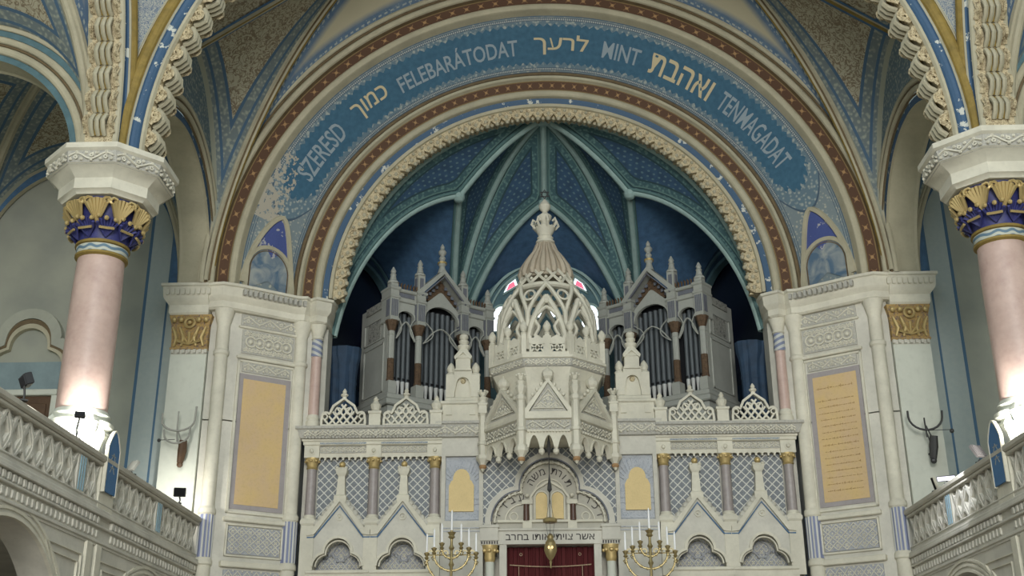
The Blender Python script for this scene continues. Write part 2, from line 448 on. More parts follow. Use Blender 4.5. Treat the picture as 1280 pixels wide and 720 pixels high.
def relief(mb, s0, s1, z0, z1, y, r=0.014, mi=0, P=None):
    """running vine with spirals and berries between s0..s1, z0..z1 at depth y (negative = proud)."""
    P = P or (lambda s_, y_, z_: (s_, y_, z_))
    H = z1 - z0; n = max(1, round(abs(s1 - s0) / (H * 1.25))); W = (s1 - s0) / n; zm = (z0 + z1) / 2
    mb.tube([P(s0 + (s1 - s0) * i / (n * 6), y, zm + H * 0.30 * sin(pi * i / 6)) for i in range(n * 6 + 1)], r, 4, mi)
    for k in range(n):
        sg = 1 if k % 2 == 0 else -1; c = s0 + W * (k + 0.5)
        mb.tube([P(c + H * 0.24 * (1 - 0.75 * q) * cos(1.2 + sg * 7.5 * q), y, zm - sg * H * 0.12 + H * 0.24 * (1 - 0.75 * q) * sin(1.2 + sg * 7.5 * q)) for q in lin(0, 1, 10)], r * 0.9, 4, mi)
        for dx, dz in ((-0.36, -0.32 * sg), (0.36, -0.30 * sg), (0.0, 0.40 * sg)):
            mb.ball(P(c + dx * W, y, zm + dz * H), r * 1.6, mi, 5)
def rosettes(mb, s0, s1, z0, z1, y, nx, nz, mi=0, r=0.012):
    """diamond net with a four-petalled flower in every mesh"""
    W = (s1 - s0) / nx; H = (z1 - z0) / nz
    for i in range(nx):
        for j in range(nz):
            cx, cz = s0 + W * (i + .5), z0 + H * (j + .5)
            mb.bar([(cx - W / 2, cz), (cx, cz + H / 2), (cx + W / 2, cz), (cx, cz - H / 2)], 0.022, y - 0.02, y, mi, closed=True)
            for a in range(4):
                t = pi / 4 + a * pi / 2; mb.ball((cx + W * 0.15 * cos(t), y, cz + H * 0.15 * sin(t)), min(W, H) * 0.10, mi, 5)
            mb.ball((cx, y - 0.01, cz), min(W, H) * 0.08, mi, 5)
            mb.ball((cx + W / 2, y, cz + H / 2), min(W, H) * 0.12, mi, 5)
def struct(mb, name, mats, smooth=30):
    return mb.build(name, mats, smooth=smooth, kind='structure')
def thing(name, label, cat, loc=(0, 0, 0), rz=0, group=None):
    o = bpy.data.objects.new(name, None); COL.objects.link(o); o.empty_display_size = 0.2
    o.location = loc; o.rotation_euler = (0, 0, rz); o['label'] = label; o['category'] = cat
    if group: o['group'] = group
    return o
def tag(o, label, cat, group=None):
    o['label'] = label; o['category'] = cat
    if group: o['group'] = group
    return o
KIDS = {}
def copy_tree(o, parent=None):
    c = o.copy(); COL.objects.link(c)
    if parent: c.parent = parent
    for ch in [k for k in bpy.data.objects if k.parent == o]: copy_tree(ch, c)
    return c
def mirror(root, label, group=None):
    c = copy_tree(root); c.location.x = -root.location.x; c.scale.x = -1; c.rotation_euler.z = -root.rotation_euler.z
    c['label'] = label
    if group: c['group'] = group; root['group'] = group
    return c
def mirror_part(o):
    c = copy_tree(o, o.parent); c.scale.x = -1; return c
def moved(mb, dx=0, dy=0, dz=0):
    pass
def lin(a, b, n): return [a + (b - a) * i / (n - 1) for i in range(n)]
def arcframes(a0, a1, n, cx=0, cz=0, leg=0, ur=1.0):
    F = []
    if leg: F.append((cx, cz - leg, cos(a0), 0 if abs(sin(a0)) < 1e-6 else sin(a0), -leg))
    for i in range(n):
        a = a0 + (a1 - a0) * i / (n - 1); F.append((cx, cz, cos(a), sin(a), abs(a - a0) * ur))
    if leg: F.append((cx, cz - leg, cos(a1), 0 if abs(sin(a1)) < 1e-6 else sin(a1), abs(a1 - a0) * ur + leg))
    return F
def circ(cx, cz, r, a0=0, a1=2 * pi, n=16): return [(cx + r * cos(a), cz + r * sin(a)) for a in lin(a0, a1, n)]
BOLD = 0.012
def text_mesh(txt, size, bold=None):
    c = bpy.data.curves.new('t', 'FONT'); c.body = txt; c.size = size; c.resolution_u = 3; c.offset = size * (BOLD if bold is None else bold)
    o = bpy.data.objects.new('t', c); COL.objects.link(o)
    dg = bpy.context.evaluated_depsgraph_get(); me = bpy.data.meshes.new_from_object(o.evaluated_get(dg))
    vs = [v.co.copy() for v in me.vertices]; fs = [tuple(p.vertices) for p in me.polygons]
    bpy.data.objects.remove(o); bpy.data.meshes.remove(me); return vs, fs

# ================================================================== STRUCTURE
ZC = 10.0
fl = MB(); fl.box(-20, 20, -20, 33, -1.8, -1.6); struct(fl, 'floor', 'floor')

# ---- inscribed ark arch: rolls, brown star bands, conical text band, blue edge
def cone(w_, h, off=0.0):
    """surface of the splayed band: w_ 0..1.47 across (outer to inner), h metres along from the left springing."""
    v = w_ / 1.47; r = 7.08 - 1.03 * v; y = 24.95 + 1.05 * v
    r -= off * 0.714; y -= off * 0.70
    if h < 0: return (-r, y, ZC + h)
    a = h / 6.55
    return (-r * cos(a), y, ZC + r * sin(a))
a_fr = arcframes(pi, 0, 121, 0, ZC, leg=0.15, ur=6.5)
def roll(r0, r1, d, proud, n=6):      # convex roll between two radii
    return [((r0 + r1) / 2 + (r0 - r1) / 2 * cos(t), d - proud * sin(t)) for t in lin(0, pi, n)]
mb = MB()
PR, PM = [(7.95, 24.95)], []
def go(pts, mi):
    for p_ in pts: PR.append(p_); PM.append(mi)
go([(7.95, 24.62)] + roll(7.93, 7.80, 24.62, 0.05), 0); go(roll(7.80, 7.74, 24.64, 0.03, 4), 2); go(roll(7.74, 7.58, 24.68, 0.08), 0)
go([(7.56, 24.78)], 2); go([(7.30, 24.82)], 1); go([(7.29, 24.76)], 2); go(roll(7.29, 7.11, 24.78, 0.07) + [(7.07, 24.97)], 0)
mb.arch(PR, PM, a_fr)
PR, PM = [(6.07, 25.99)], []
go(roll(6.05, 5.96, 25.98, 0.05), 2); go(roll(5.96, 5.86, 25.99, 0.06) + [(5.84, 26.04)], 0); go([(5.58, 26.08)], 1)
go(roll(5.56, 5.38, 26.06, 0.08, 7) + [(5.37, 26.12)], 0); go([(5.24, 26.16), (5.24, 26.9)], 3)
mb.arch(PR, PM, a_fr)
struct(mb, 'trim_1', ['cream', 'brown_stars', 'brown_line', 'blue_chip'])
# text band
mb = MB(); vs, uv, fs = [], [], []
hs = lin(-0.15, pi * 6.55 + 0.15, 161); NW = 4
for i, h in enumerate(hs):
    hh = h
    for j in range(NW + 1):
        w_ = 1.47 * j / NW
        if h > pi * 6.55: p = cone(w_, -(h - pi * 6.55)); p = (-p[0], p[1], p[2])
        else: p = cone(w_, h)
        vs.append(p); uv.append((math.degrees(h / 6.55), j / NW))
for i in range(len(hs) - 1):
    for j in range(NW):
        k = i * (NW + 1) + j; fs.append((k, k + 1, k + NW + 2, k + NW + 1))
mb.add(vs, fs, 0, uv)
band = struct(mb, 'trim_2', 'cone')
# words on the band
def arc_word(txt, a0, a1, mat, height, name='inscription_word', wmid=0.735, bold=0.0):
    vs, fs = text_mesh(txt, 1.0)
    x0 = min(v.x for v in vs); x1 = max(v.x for v in vs); y0 = min(v.y for v in vs); y1 = max(v.y for v in vs)
    mb = MB(); out = []
    for v in vs:
        a = a0 + (a1 - a0) * (v.x - x0) / (x1 - x0)
        w_ = wmid - ((v.y - y0) / (y1 - y0) - 0.5) * height
        out.append(cone(w_, radians(a) * 6.55, 0.012))
    mb.add(out, fs); return mb.build(name, mat, band, smooth=0)
arc_word('SZERESD', 26.5, 40.5, 'letter_pale', 0.50)
arc_word('\u05da\u05d5\u05de\u05db', 44.5, 53.5, 'letter_gold', 0.50)
arc_word('FELEBAR\u00c1TODAT', 56.5, 84.5, 'letter_pale', 0.52)
arc_word('\u05da\u05e2\u05e8\u05dc', 88.2, 100.2, 'letter_gold', 0.52)
arc_word('MINT', 103.5, 112.0, 'letter_pale', 0.42)
arc_word('\u05ea\u05d1\u05d4\u05d0\u05d5', 114.5, 129.5, 'letter_gold', 0.52)
arc_word('TENMAGADAT', 132.0, 152.5, 'letter_pale', 0.50)
# niches at the feet of the band
def niche(sign):
    def S(p): return (p[0] * sign * -1 if sign > 0 else p[0], p[1], p[2])
    T = (lambda x, y, z: (-cone(x, z, y)[0], cone(x, z, y)[1], cone(x, z, y)[2])) if sign > 0 else (lambda x, y, z: cone(x, z, y))
    mb = MB()
    def strip(path, wd, off, mi):   # raised bar along (w,h) path
        N = len(path)
        rows = []
        for i in range(N):
            a, b = path[max(i - 1, 0)], path[min(i + 1, N - 1)]
            dx, dz = b[0] - a[0], b[1] - a[1]; L = sqrt(dx * dx + dz * dz) or 1
            nx, nz = -dz / L * wd / 2, dx / L * wd / 2; x, z = path[i]
            rows.append([T(x + nx, 0.0, z + nz), T(x + nx * .7, off, z + nz * .7), T(x - nx * .7, off, z - nz * .7), T(x - nx, 0.0, z - nz)])
        mb.rings(rows, mi)
    def fan(path, c, off, mi):
        vs = [T(c[0], off, c[1])] + [T(x, off, z) for x, z in path]
        mb.add(vs, [(0, i, i + 1) for i in range(1, len(path))], mi)
    R = 0.60
    ra = [(0.735 - R, -0.15)] + [(0.735 - R * cos(t), 0.42 + R * sin(t)) for t in lin(0, pi, 19)] + [(0.735 + R, -0.15)]
    # pointed arch: two arcs meeting at the apex
    pl = [(0.05 + 0.685 * (t ** 1.25), 1.85 * (1 - (1 - t) ** 1.55)) for t in lin(0, 1, 12)]
    pa = [(x, z) for x, z in pl] + [(1.47 - x, z) for x, z in reversed(pl[:-1])]
    fan(pa, (0.735, 0.5), 0.010, 1)
    fan(ra, (0.735, 0.2), 0.018, 2)
    strip([(x, z) for x, z in pa], 0.13, 0.07, 0)
    strip(ra, 0.12, 0.06, 0); 
    strip([((x - 0.735) * 0.86 + 0.735, (z - 0.42) * 0.86 + 0.42 if z > 0.42 else z) for x, z in ra], 0.03, 0.035, 3)
    return struct(mb, 'trim_3' if sign < 0 else 'trim_4', ['cream', 'lapis_worn', 'mural', 'brown_line'])
niche(-1); niche(1)
# scalloped gilt fringe under the arch
mb = MB(); NU = 58; R0, R1 = 5.22, 4.80
for lay, (y0, y1, dr, ph) in enumerate(((26.18, 26.30, 0.0, 0.0), (26.30, 26.44, 0.10, 0.5), (26.44, 26.6, 0.20, 0.0))):
    fr = []
    n = NU * 6
    for i in range(n + 1):
        u = i / n * NU + ph; q = u - math.floor(u)
        rin = R1 + dr * 0.5 + 0.17 * abs(2 * q - 1) ** 1.3 + (0.03 * sin(6 * pi * q))
        a = pi - pi * i / n
        fr.append([(R0 * cos(a), y0, ZC + R0 * sin(a)), (rin * cos(a), y0, ZC + rin * sin(a)), (rin * cos(a), y1, ZC + rin * sin(a)), (R0 * cos(a), y1, ZC + R0 * sin(a))])
    mb.rings(fr, 0)
for i in range(NU):
    for ph, y, rr, rb in ((0.5, 26.17, R1 + 0.02, 0.055), (0.5, 26.20, R1 + 0.17, 0.06), (0.0, 26.17, R1 + 0.27, 0.045), (0.0, 26.33, R1 + .1, 0.05)):
        a = pi - pi * (i + ph) / NU
        mb.ball((rr * cos(a), y, ZC + rr * sin(a)), rb, 1, 6)
mb.rings([[(R0 * cos(a), 26.12, ZC + R0 * sin(a)), (5.14 * cos(a), 26.12, ZC + 5.14 * sin(a)), (5.12 * cos(a), 26.2, ZC + 5.12 * sin(a)), (R0 * cos(a), 26.2, ZC + R0 * sin(a))] for a in lin(pi, 0, 100)], 1)
struct(mb, 'trim_5', ['ornate', 'cream'])

# ---- generic groin bay
RIBP = [(-.15, 0), (-.14, .08), (-.09, .09), (-.075, .15), (-.03, .19), (.03, .19), (.075, .15), (.09, .09), (.14, .08), (.15, 0)]
def bay(cx, cy, hx, hy, zs, Hx, Hy, Hc, mats, n=33, amax=pi / 2, quads=((-1, -1), (-1, 1), (1, -1), (1, 1)), pw=1.0):
    mb = MB()
    for sx, sy in quads:
        D = [(cx + sx * hx * cos(a), cy + sy * hy * cos(a), zs + Hc * sin(a) ** pw) for a in lin(0, amax, n)]
        A = [(cx + sx * hx * cos(a), cy + sy * hy, zs + Hx * sin(a)) for a in lin(0, amax, n)]
        B = [(cx + sx * hx, cy + sy * hy * cos(a), zs + Hy * sin(a)) for a in lin(0, amax, n)]
        mb.patch(A, D, 12, 0); mb.patch(B, D, 12, 1)
    return mb
ridge_mats = ['cream', 'brown_line', 'gold_line', 'blue']
# ark bay vault
mb = bay(0, 22.1, 7.75, 2.6, 9.9, 8.0, 4.5, 9.9, None, pw=1.22)
for sx in (-1, 1):
    E_ = [(sx * 7.70, 22.25 + 3.02 * cos(a), 9.95 + 3.02 * sin(a)) for a in lin(0, pi, 41)]
    B_ = [(sx * 7.75, 22.1 + 2.6 * cos(a), 9.9 + 4.5 * sin(a)) for a in lin(0, pi, 41)]
    mb.patch(E_, B_, 2, 2)
struct(mb, 'ceiling', ['flame_vault', 'carpet_vault', 'lace'])
mb = MB()
for sx in (-1, 1):
    rd = [(sx * (7.75 + (0 - 7.75) * t), 22.1, 14.4 + (19.8 - 14.4) * t) for t in lin(0, 1, 12)]
    mb.rib(rd, (0, 22.1, 6), [(x * .6, y * .6) for x, y in ((-.26, 0), (-.22, .03), (-.17, .03), (-.13, 0), (-.07, .02), (-.04, .07), (.04, .07), (.07, .02), (.13, 0), (.17, .03), (.22, .03), (.26, 0))], [3, 3, 3, 0, 0, 1, 1, 0, 0, 3, 3])
for sx in (-1, 1):
    for sy in (-1, 1):
        D = [(sx * 7.75 * cos(a), 22.1 + sy * 2.6 * cos(a), 9.9 + 9.9 * sin(a) ** 1.22) for a in lin(0, pi / 2, 30)]
        mb.rib(D, (0, 22.1, 8), [(x * .9, y * .8) for x, y in RIBP], [0, 0, 2, 0, 1, 0, 2, 0, 0])
struct(mb, 'trim_6', ['cream', 'gold_line', 'brown_line', 'blue'])
# side arches of the ark bay and the aisle arches, with rolls
def sidearch(cy, r, x0, x1, zc, T, soff, name, face_out=True):
    pass
def arch_band(T, r, d0, d1, cz, cx, rolls, leg, n=41, n0=0.0, n1=pi):
    """soffit from d0 (front) to d1 with stepped rolls outwards on both faces; rolls: [(width, proud, mat)]"""
    mb = MB(T)
    fr = arcframes(n1, n0, n, cx, cz, leg, ur=r)
    mb.arch([(r, d0 + 0.10), (r + 0.03, d0 + 0.16), (r + .03, d1 - 0.16), (r, d1 - 0.10)], [0, 0, 0], fr)
    for face, sg in ((d0, 1), (d1, -1)):
        R = r; d = face + sg * 0.10
        for wd, pr, mi in rolls:
            if pr > 0:
                P_ = [(R + wd / 2 - wd / 2 * cos(t), d - sg * pr * sin(t)) for t in lin(0, pi, 6)]
                mb.arch(P_, [mi] * 5, fr)
            else: mb.arch([(R, d), (R + wd, d)], [mi], fr)
            R += wd
            d -= sg * 0.02
        mb.arch([(R, d), (R, face + sg * 0.3)], [0], fr)
    return mb
AR = [(0.16, 0.0, 1), (0.05, 0.03, 2), (0.13, 0.06, 0), (0.04, 0.02, 2), (0.12, 0.04, 0)]
tn = 7
for sx in (-1, 1):
    T = (lambda s: (lambda x, y, z: (s * (7.66 + y), x, z)))(sx)
    mb = arch_band(T, 2.55, 0.0, 0.9, 9.95, 22.25, AR, 0.1)
    struct(mb, 'trim_%d' % tn, ['cream', 'blue_chip', 'brown_line']); tn += 1
    # aisle arch facing the nave, in the column plane
    T = (lambda s: (lambda x, y, z: (s * x, 18.75 + y, z)))(sx)
    mb = arch_band(T, 2.30, 0.0, 0.75, 9.95, 11.0, [(0.12, 0, 1), (0.16, 0.06, 0), (0.05, 0.02, 2), (0.14, 0.05, 0), (0.12, 0, 1), (0.1, 0.03, 0)], 0.1)
    struct(mb, 'trim_%d' % tn, ['cream', 'teal', 'brown_line']); tn += 1
    # wall arch on the aisle end wall
    T = (lambda s: (lambda x, y, z: (s * x, 25.05 + y, z)))(sx)
    mb = MB(T); fr = arcframes(pi, 0, 41, 11.1, 10.9, 1.0, ur=2.5)
    mb.arch([(2.30, 0.34), (2.30, 0.2), (2.48, 0.2), (2.50, 0.1), (2.75, 0.1), (2.75, 0.3)], [0, 1, 0, 2, 0], fr)
    struct(mb, 'trim_%d' % tn, ['cream', 'blue', 'teal']); tn += 1
# corner bay vaults
for sx in (-1, 1):
    mb = bay(sx * 11.1, 22.3, 2.6, 2.95, 10.0, 3.5, 2.9, 4.0, None)
    for a_ in (-1, 1):
        for b_ in (-1, 1):
            D = [(sx * 11.1 + a_ * 2.6 * cos(a), 22.3 + b_ * 2.95 * cos(a), 10 + 4.0 * sin(a)) for a in lin(0, pi / 2, 20)]
            mb.rib(D, (sx * 11.1, 22.3, 9), [(x * .7, y * .7) for x, y in RIBP], [2] * 9)
    struct(mb, 'ceiling', ['carpet_vault', 'carpet_vault', 'cream'])
# transept arm vaults
for sx in (-1, 1):
    mb = bay(sx * 11.1, 11.0, 2.75, 7.9, 10.0, 2.95, 8.0, 5.6, None)
    for b_ in (1,):
        for a_ in (-1, 1):
            D = [(sx * 11.1 + a_ * 2.75 * cos(a), 11.0 + b_ * 7.9 * cos(a), 10 + 5.6 * sin(a)) for a in lin(0, pi / 2, 24)]
            mb.rib(D, (sx * 11.1, 11.0, 9), [(x * .9, y * .9) for x, y in RIBP], [2] * 9)
    struct(mb, 'ceiling', ['carpet_vault', 'flame_vault', 'cream'])

# ---- crossing arches with scroll corbels on the soffit
def corbel_unit(mb, T2, W=0.8):
    """scroll block in local coords: s along arch (0..1 -> unit), y across soffit, q radially inwards."""
    for k in range(3):
        y = (-0.13 + 0.13 * k) * (W / 0.8)
        path = [(0.00, y, 0.02), (0.10, y, 0.13), (0.22, y, 0.17), (0.33, y, 0.10), (0.40, y, 0.02)]
        mb.tube([T2(*p) for p in path], 0.054 * (W / 0.8), 6, 1)
    for y in (-0.36 * W, 0.36 * W):
        mb.tube([T2(0.05, y, 0.0), T2(0.22, y * 0.9, 0.10), T2(0.40, y, 0.0)], 0.05, 5, 0)
        sp = [(0.22 + 0.13 * (1 - t) * cos(5.5 * t * 1.6), y, 0.06 + 0.13 * (1 - t) * sin(5.5 * t * 1.6)) for t in lin(0, 0.85, 12)]
        mb.tube([T2(*p) for p in sp], 0.028, 5, 0)
    mb.tube([T2(0.0, -0.066 * W / .8, 0.02), T2(0.2, -0.066 * W / .8, 0.10), T2(0.40, -0.066 * W / .8, 0.02)], 0.04, 5, 2); mb.tube([T2(0.0, 0.066 * W / .8, 0.02), T2(0.2, 0.066 * W / .8, 0.10), T2(0.40, 0.066 * W / .8, 0.02)], 0.04, 5, 2)
def crossing_arch(name, T, cx, r, W):
    mb = MB(T); fr = arcframes(pi, 0, 81, cx, ZC, 0.05, ur=r)
    # local y: 0 = crossing side face; positive away
    mb.arch([(r + 0.40, W), (r + 0.26, W), (r + 0.24, W + 0.02), (r + 0.06, W + 0.02), (r + 0.02, W), (r, W - 0.08), (r, 0.08), (r + 0.03, 0.02), (r + 0.07, 0.0)], [0, 0, 2, 0, 0, 3, 0, 0], fr)
    mb.arch([(r + 0.07 + 0.10 - 0.10 * cos(t), 0.0 + 0.05 * sin(t)) for t in lin(0, pi, 6)], [2] * 5, fr)
    mb.arch([(r + 0.27, 0.0), (r + 0.295, -0.03), (r + 0.32, 0.0)], [0, 0], fr)
    mb.arch([(r + 0.32 + 0.11 - 0.11 * cos(t), 0.0 - 0.10 * sin(t)) for t in lin(0, pi, 7)], [1] * 6, fr)
    mb.arch([(r + 0.54, 0.0), (r + 0.57, -0.02), (r + 0.60, 0.02), (r + 0.60, 0.1)], [0, 0, 0], fr)
    struct(mb, name, ['cream', 'gold_line', 'blue_chip', 'ornate'])
    L = 0.46; nu = int(pi * r / L); mb = MB(T)
    for i in range(nu):
        def T2(s, y, q, i=i):
            a = (i * L + s + 0.15) / r
            if a > pi: a = pi
            rr = r - q
            return (cx + rr * cos(a), W / 2 + y, ZC + rr * sin(a))
        corbel_unit(mb, T2, W)
    return mb
mbc = crossing_arch('trim_%d' % tn, lambda x, y, z: (x, 18.55 + y, z), 0, 7.25, 0.82); tn += 1
struct(mbc, 'trim_%d' % tn, ['ornate', 'cream', 'gold_line']); tn += 1
for sx in (-1, 1):
    T = (lambda s: (lambda x, y, z: (s * (7.62 + y), x, z)))(sx)
    mbc = crossing_arch('trim_%d' % tn, T, 11.0, 7.25, 0.66); tn += 1
    struct(mbc, 'trim_%d' % tn, ['ornate', 'cream', 'gold_line']); tn += 1
    mb = MB(); RR = 7.83
    A = [(sx * RR * cos(a), 18.6, ZC + RR * sin(a)) for a in lin(0, pi / 2, 30)]
    B = [(sx * 7.66, 11.0 + RR * cos(a), ZC + RR * sin(a)) for a in lin(0, pi / 2, 30)]
    mb.patch(A, B, 10, 0); struct(mb, 'ceiling', 'pendentive')

# ---- aisle end walls with trefoil doorway
def end_wall(sx):
    T = (lambda s: (lambda x, y, z: (s * x, y, z)))(sx)
    mb = MB(T); mb.box(8.45, 16, 25.45, 25.75, -1.6, 16.5)
    struct(mb, 'wall_' + ('left' if sx < 0 else 'right'), 'end_wall')
    mb = MB(T); mb.box(15.6, 15.9, -4, 25.45, -1.6, 16.5)
    struct(mb, 'wall_' + ('left' if sx < 0 else 'right'), 'grey_wall')
end_wall(-1); end_wall(1)

def trefoil(cx, cz, R, n=9, hk=0.57, rk=0.53, tk=0.56):
    """outline of a round trefoil: two side lobes and a raised top lobe, from left foot to right foot"""
    r, rt_, h = R * rk, R * tk, R * hk; c1 = (-(R - r), 0.0); c2 = (0.0, h)
    dx, dz = c2[0] - c1[0], c2[1] - c1[1]; d = sqrt(dx * dx + dz * dz)
    a_ = (r * r - rt_ * rt_ + d * d) / (2 * d); hh = sqrt(max(0, r * r - a_ * a_))
    ix, iz = c1[0] + dx * a_ / d - dz * hh / d, c1[1] + dz * a_ / d + dx * hh / d
    t1 = math.atan2(iz - c1[1], ix - c1[0]); t2 = math.atan2(iz - c2[1], ix - c2[0])
    if t2 < 0: t2 += 2 * pi
    L = [(cx + c1[0] + r * cos(t), cz + r * sin(t)) for t in lin(pi, t1, n)]
    Tp = [(cx + rt_ * cos(t), cz + h + rt_ * sin(t)) for t in lin(t2, pi - t2, n * 2)][1:-1]
    return L + Tp + [(2 * cx - x, z) for x, z in reversed(L)]
def aisle_doorway(sx):
    T = (lambda s: (lambda x, y, z: (s * x, y, z)))(sx)
    t = thing('trefoil_doorway', 'moulded trefoil doorway surround with brown door behind the left column' if sx < 0 else
              'moulded trefoil doorway surround mostly hidden behind the right column', 'doorway', (0, 25.45, 0))
    T = (lambda s: (lambda x, y, z: (s * x, y - 25.45, z)))(sx)
    c = 11.95
    for k, (sc_, w_, y0, m_) in enumerate(((1.0, 0.24, 25.25, 'grey_wall'), (0.86, 0.10, 25.28, 'brown_line'), (0.78, 0.12, 25.30, 'cream'))):
        mb = MB(T); tf = [((x - c) * sc_ + c, (z - 8.1) * sc_ + 8.1) for x, z in trefoil(c, 8.1, 1.15)]
        tf = [(tf[0][0], 7.3)] + tf + [(tf[-1][0], 7.3)]
        mb.bar(tf, w_, y0, 25.44); mb.build('moulding', m_, t)
    mb = MB(T); mb.box(c - 0.98, c + 0.98, 25.38, 25.44, 7.55, 8.25); mb.build('tympanum', stone('grey_teal_paint', (0.24, 0.32, 0.34)), t)
    mb = MB(T); mb.box(c - 0.85, c + 0.85, 25.22, 25.44, 7.42, 7.56, b=0.02)
    mb.box(c - 0.88, c - 0.72, 25.26, 25.44, 3.45, 7.45, b=0.02); mb.box(c + 0.72, c + 0.88, 25.26, 25.44, 3.45, 7.45, b=0.02); mb.build('door_frame', 'plaster', t)
    mb = MB(T); mb.box(c - 0.72, c - 0.01, 25.34, 25.42, 3.45, 7.42); mb.box(c + 0.01, c + 0.72, 25.34, 25.42, 3.45, 7.42)
    for s_ in (-1, 1):
        for z in (3.8, 5.1, 6.3): mb.box(c + s_ * 0.36 - 0.24, c + s_ * 0.36 + 0.24, 25.31, 25.35, z, z + 0.95, b=0.01)
    mb.build('door_leaf', 'wood', t)
aisle_doorway(-1); aisle_doorway(1)

# ---- apse: ribs, severies, lunettes, walls, windows
B0 = Vector((0, 26.75, 15.2)); F = {0: Vector((-5.25, 26.9, 9.3)), 60: Vector((-2.7, 31.3, 9.3)), 120: Vector((2.7, 31.3, 9.3)), 180: Vector((5.25, 26.9, 9.3))}
Nn = {30: Vector((-2.27, 28.1, 13.68)), 90: Vector((0, 29.2, 13.95)), 150: Vector((2.27, 28.1, 13.68))}
def ell(foot, n=33):
    return [Vector((B0.x + (foot.x - B0.x) * sin(a), B0.y + (foot.y - B0.y) * sin(a), foot.z + (B0.z - foot.z) * cos(a))) for a in lin(0, pi / 2, n)]
def lun(N_, foot, n=20, bul=0.0):
    out = []
    for t in lin(0, 1, n):
        a = t * pi / 2
        # quarter-ish arc leaving N at a slope and arriving vertical at foot
        hx = (sin(a) * 0.72 + t * 0.28); z = foot.z + (N_.z - foot.z) * (cos(a) * 0.72 + (1 - t) * 0.28)
        p = N_.lerp(foot, hx); out.append(Vector((p.x, p.y, z)))
    return out
def ridge(N_, n=14):
    return [Vector((B0.x + (N_.x - B0.x) * t, B0.y + (N_.y - B0.y) * t, B0.z + (N_.z - B0.z) * (0.35 * t + 0.65 * t * t))) for t in lin(0, 1, n)]
mb = MB(); ribs = MB()
VP = [(x * 0.85, y * 0.75) for x, y in RIBP]
feet = [0, 60, 120, 180]
for f_ in feet: ribs.rib(ell(F[f_]), (0, 27.5, 8), VP, [1, 1, 0, 0, 0, 0, 0, 1, 1])
for k, (fa, fb) in ((30, (0, 60)), (90, (60, 120)), (150, (120, 180))):
    ribs.rib(ridge(Nn[k]), (0, 27.5, 8), VP, [1, 1, 0, 0, 0, 0, 0, 1, 1])
    for f_ in (fa, fb):
        lu = lun(Nn[k], F[f_]); ribs.rib(lu, (0, 27.5, 8), VP, [1, 1, 0, 0, 0, 0, 0, 1, 1])
        e = ridge(Nn[k])[:-1] + lu; m_ = ell(F[f_], len(e))
        mb.patch(m_, e, 10, 0)
    # lunette tunnel out to the wall arch
    mid = (F[fa] + F[fb]) / 2; d = (F[fb] - F[fa]); dn = Vector((d.y, -d.x, 0)).normalized()
    if dn.dot(Vector((0, 27.5, 0)) - mid) > 0: dn = -dn
    OFF = 0.25 if k == 90 else 1.35
    wt = Vector((mid.x, mid.y, 13.0)) + dn * OFF
    for f_ in (fa, fb):
        W = []
        for t in lin(0, 1, 20):
            a = t * pi / 2; p = wt.lerp(F[f_] + dn * OFF, sin(a)); W.append(Vector((p.x, p.y, F[f_].z + (wt.z - F[f_].z) * cos(a))))
        mb.patch(lun(Nn[k], F[f_]), W, 4, 1)
        q0, q1 = F[f_], F[f_] + dn * OFF; mb.add([(q0.x, q0.y, -1.6), (q1.x, q1.y, -1.6), (q1.x, q1.y, 9.3), (q0.x, q0.y, 9.3)], [(0, 1, 2, 3)], 1)
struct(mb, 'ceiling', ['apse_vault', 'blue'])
# bosses
for k in (30, 90, 150): ribs.ball(tuple(Nn[k] - Vector((0, 0, .1))), 0.17, 0, 10)
ribs.ball(tuple(B0 - Vector((0, 0, .12))), 0.24, 0, 12, 0.6)
MT['apse_rib'] = stone('pale_teal_rib_paint', (0.33, 0.46, 0.44), 0.2, 4)
MT['apse_rib2'] = stone('dark_teal_rib_edge', (0.10, 0.19, 0.19), 0.2, 4)
struct(ribs, 'trim_%d' % tn, ['apse_rib', 'apse_rib2']); tn += 1
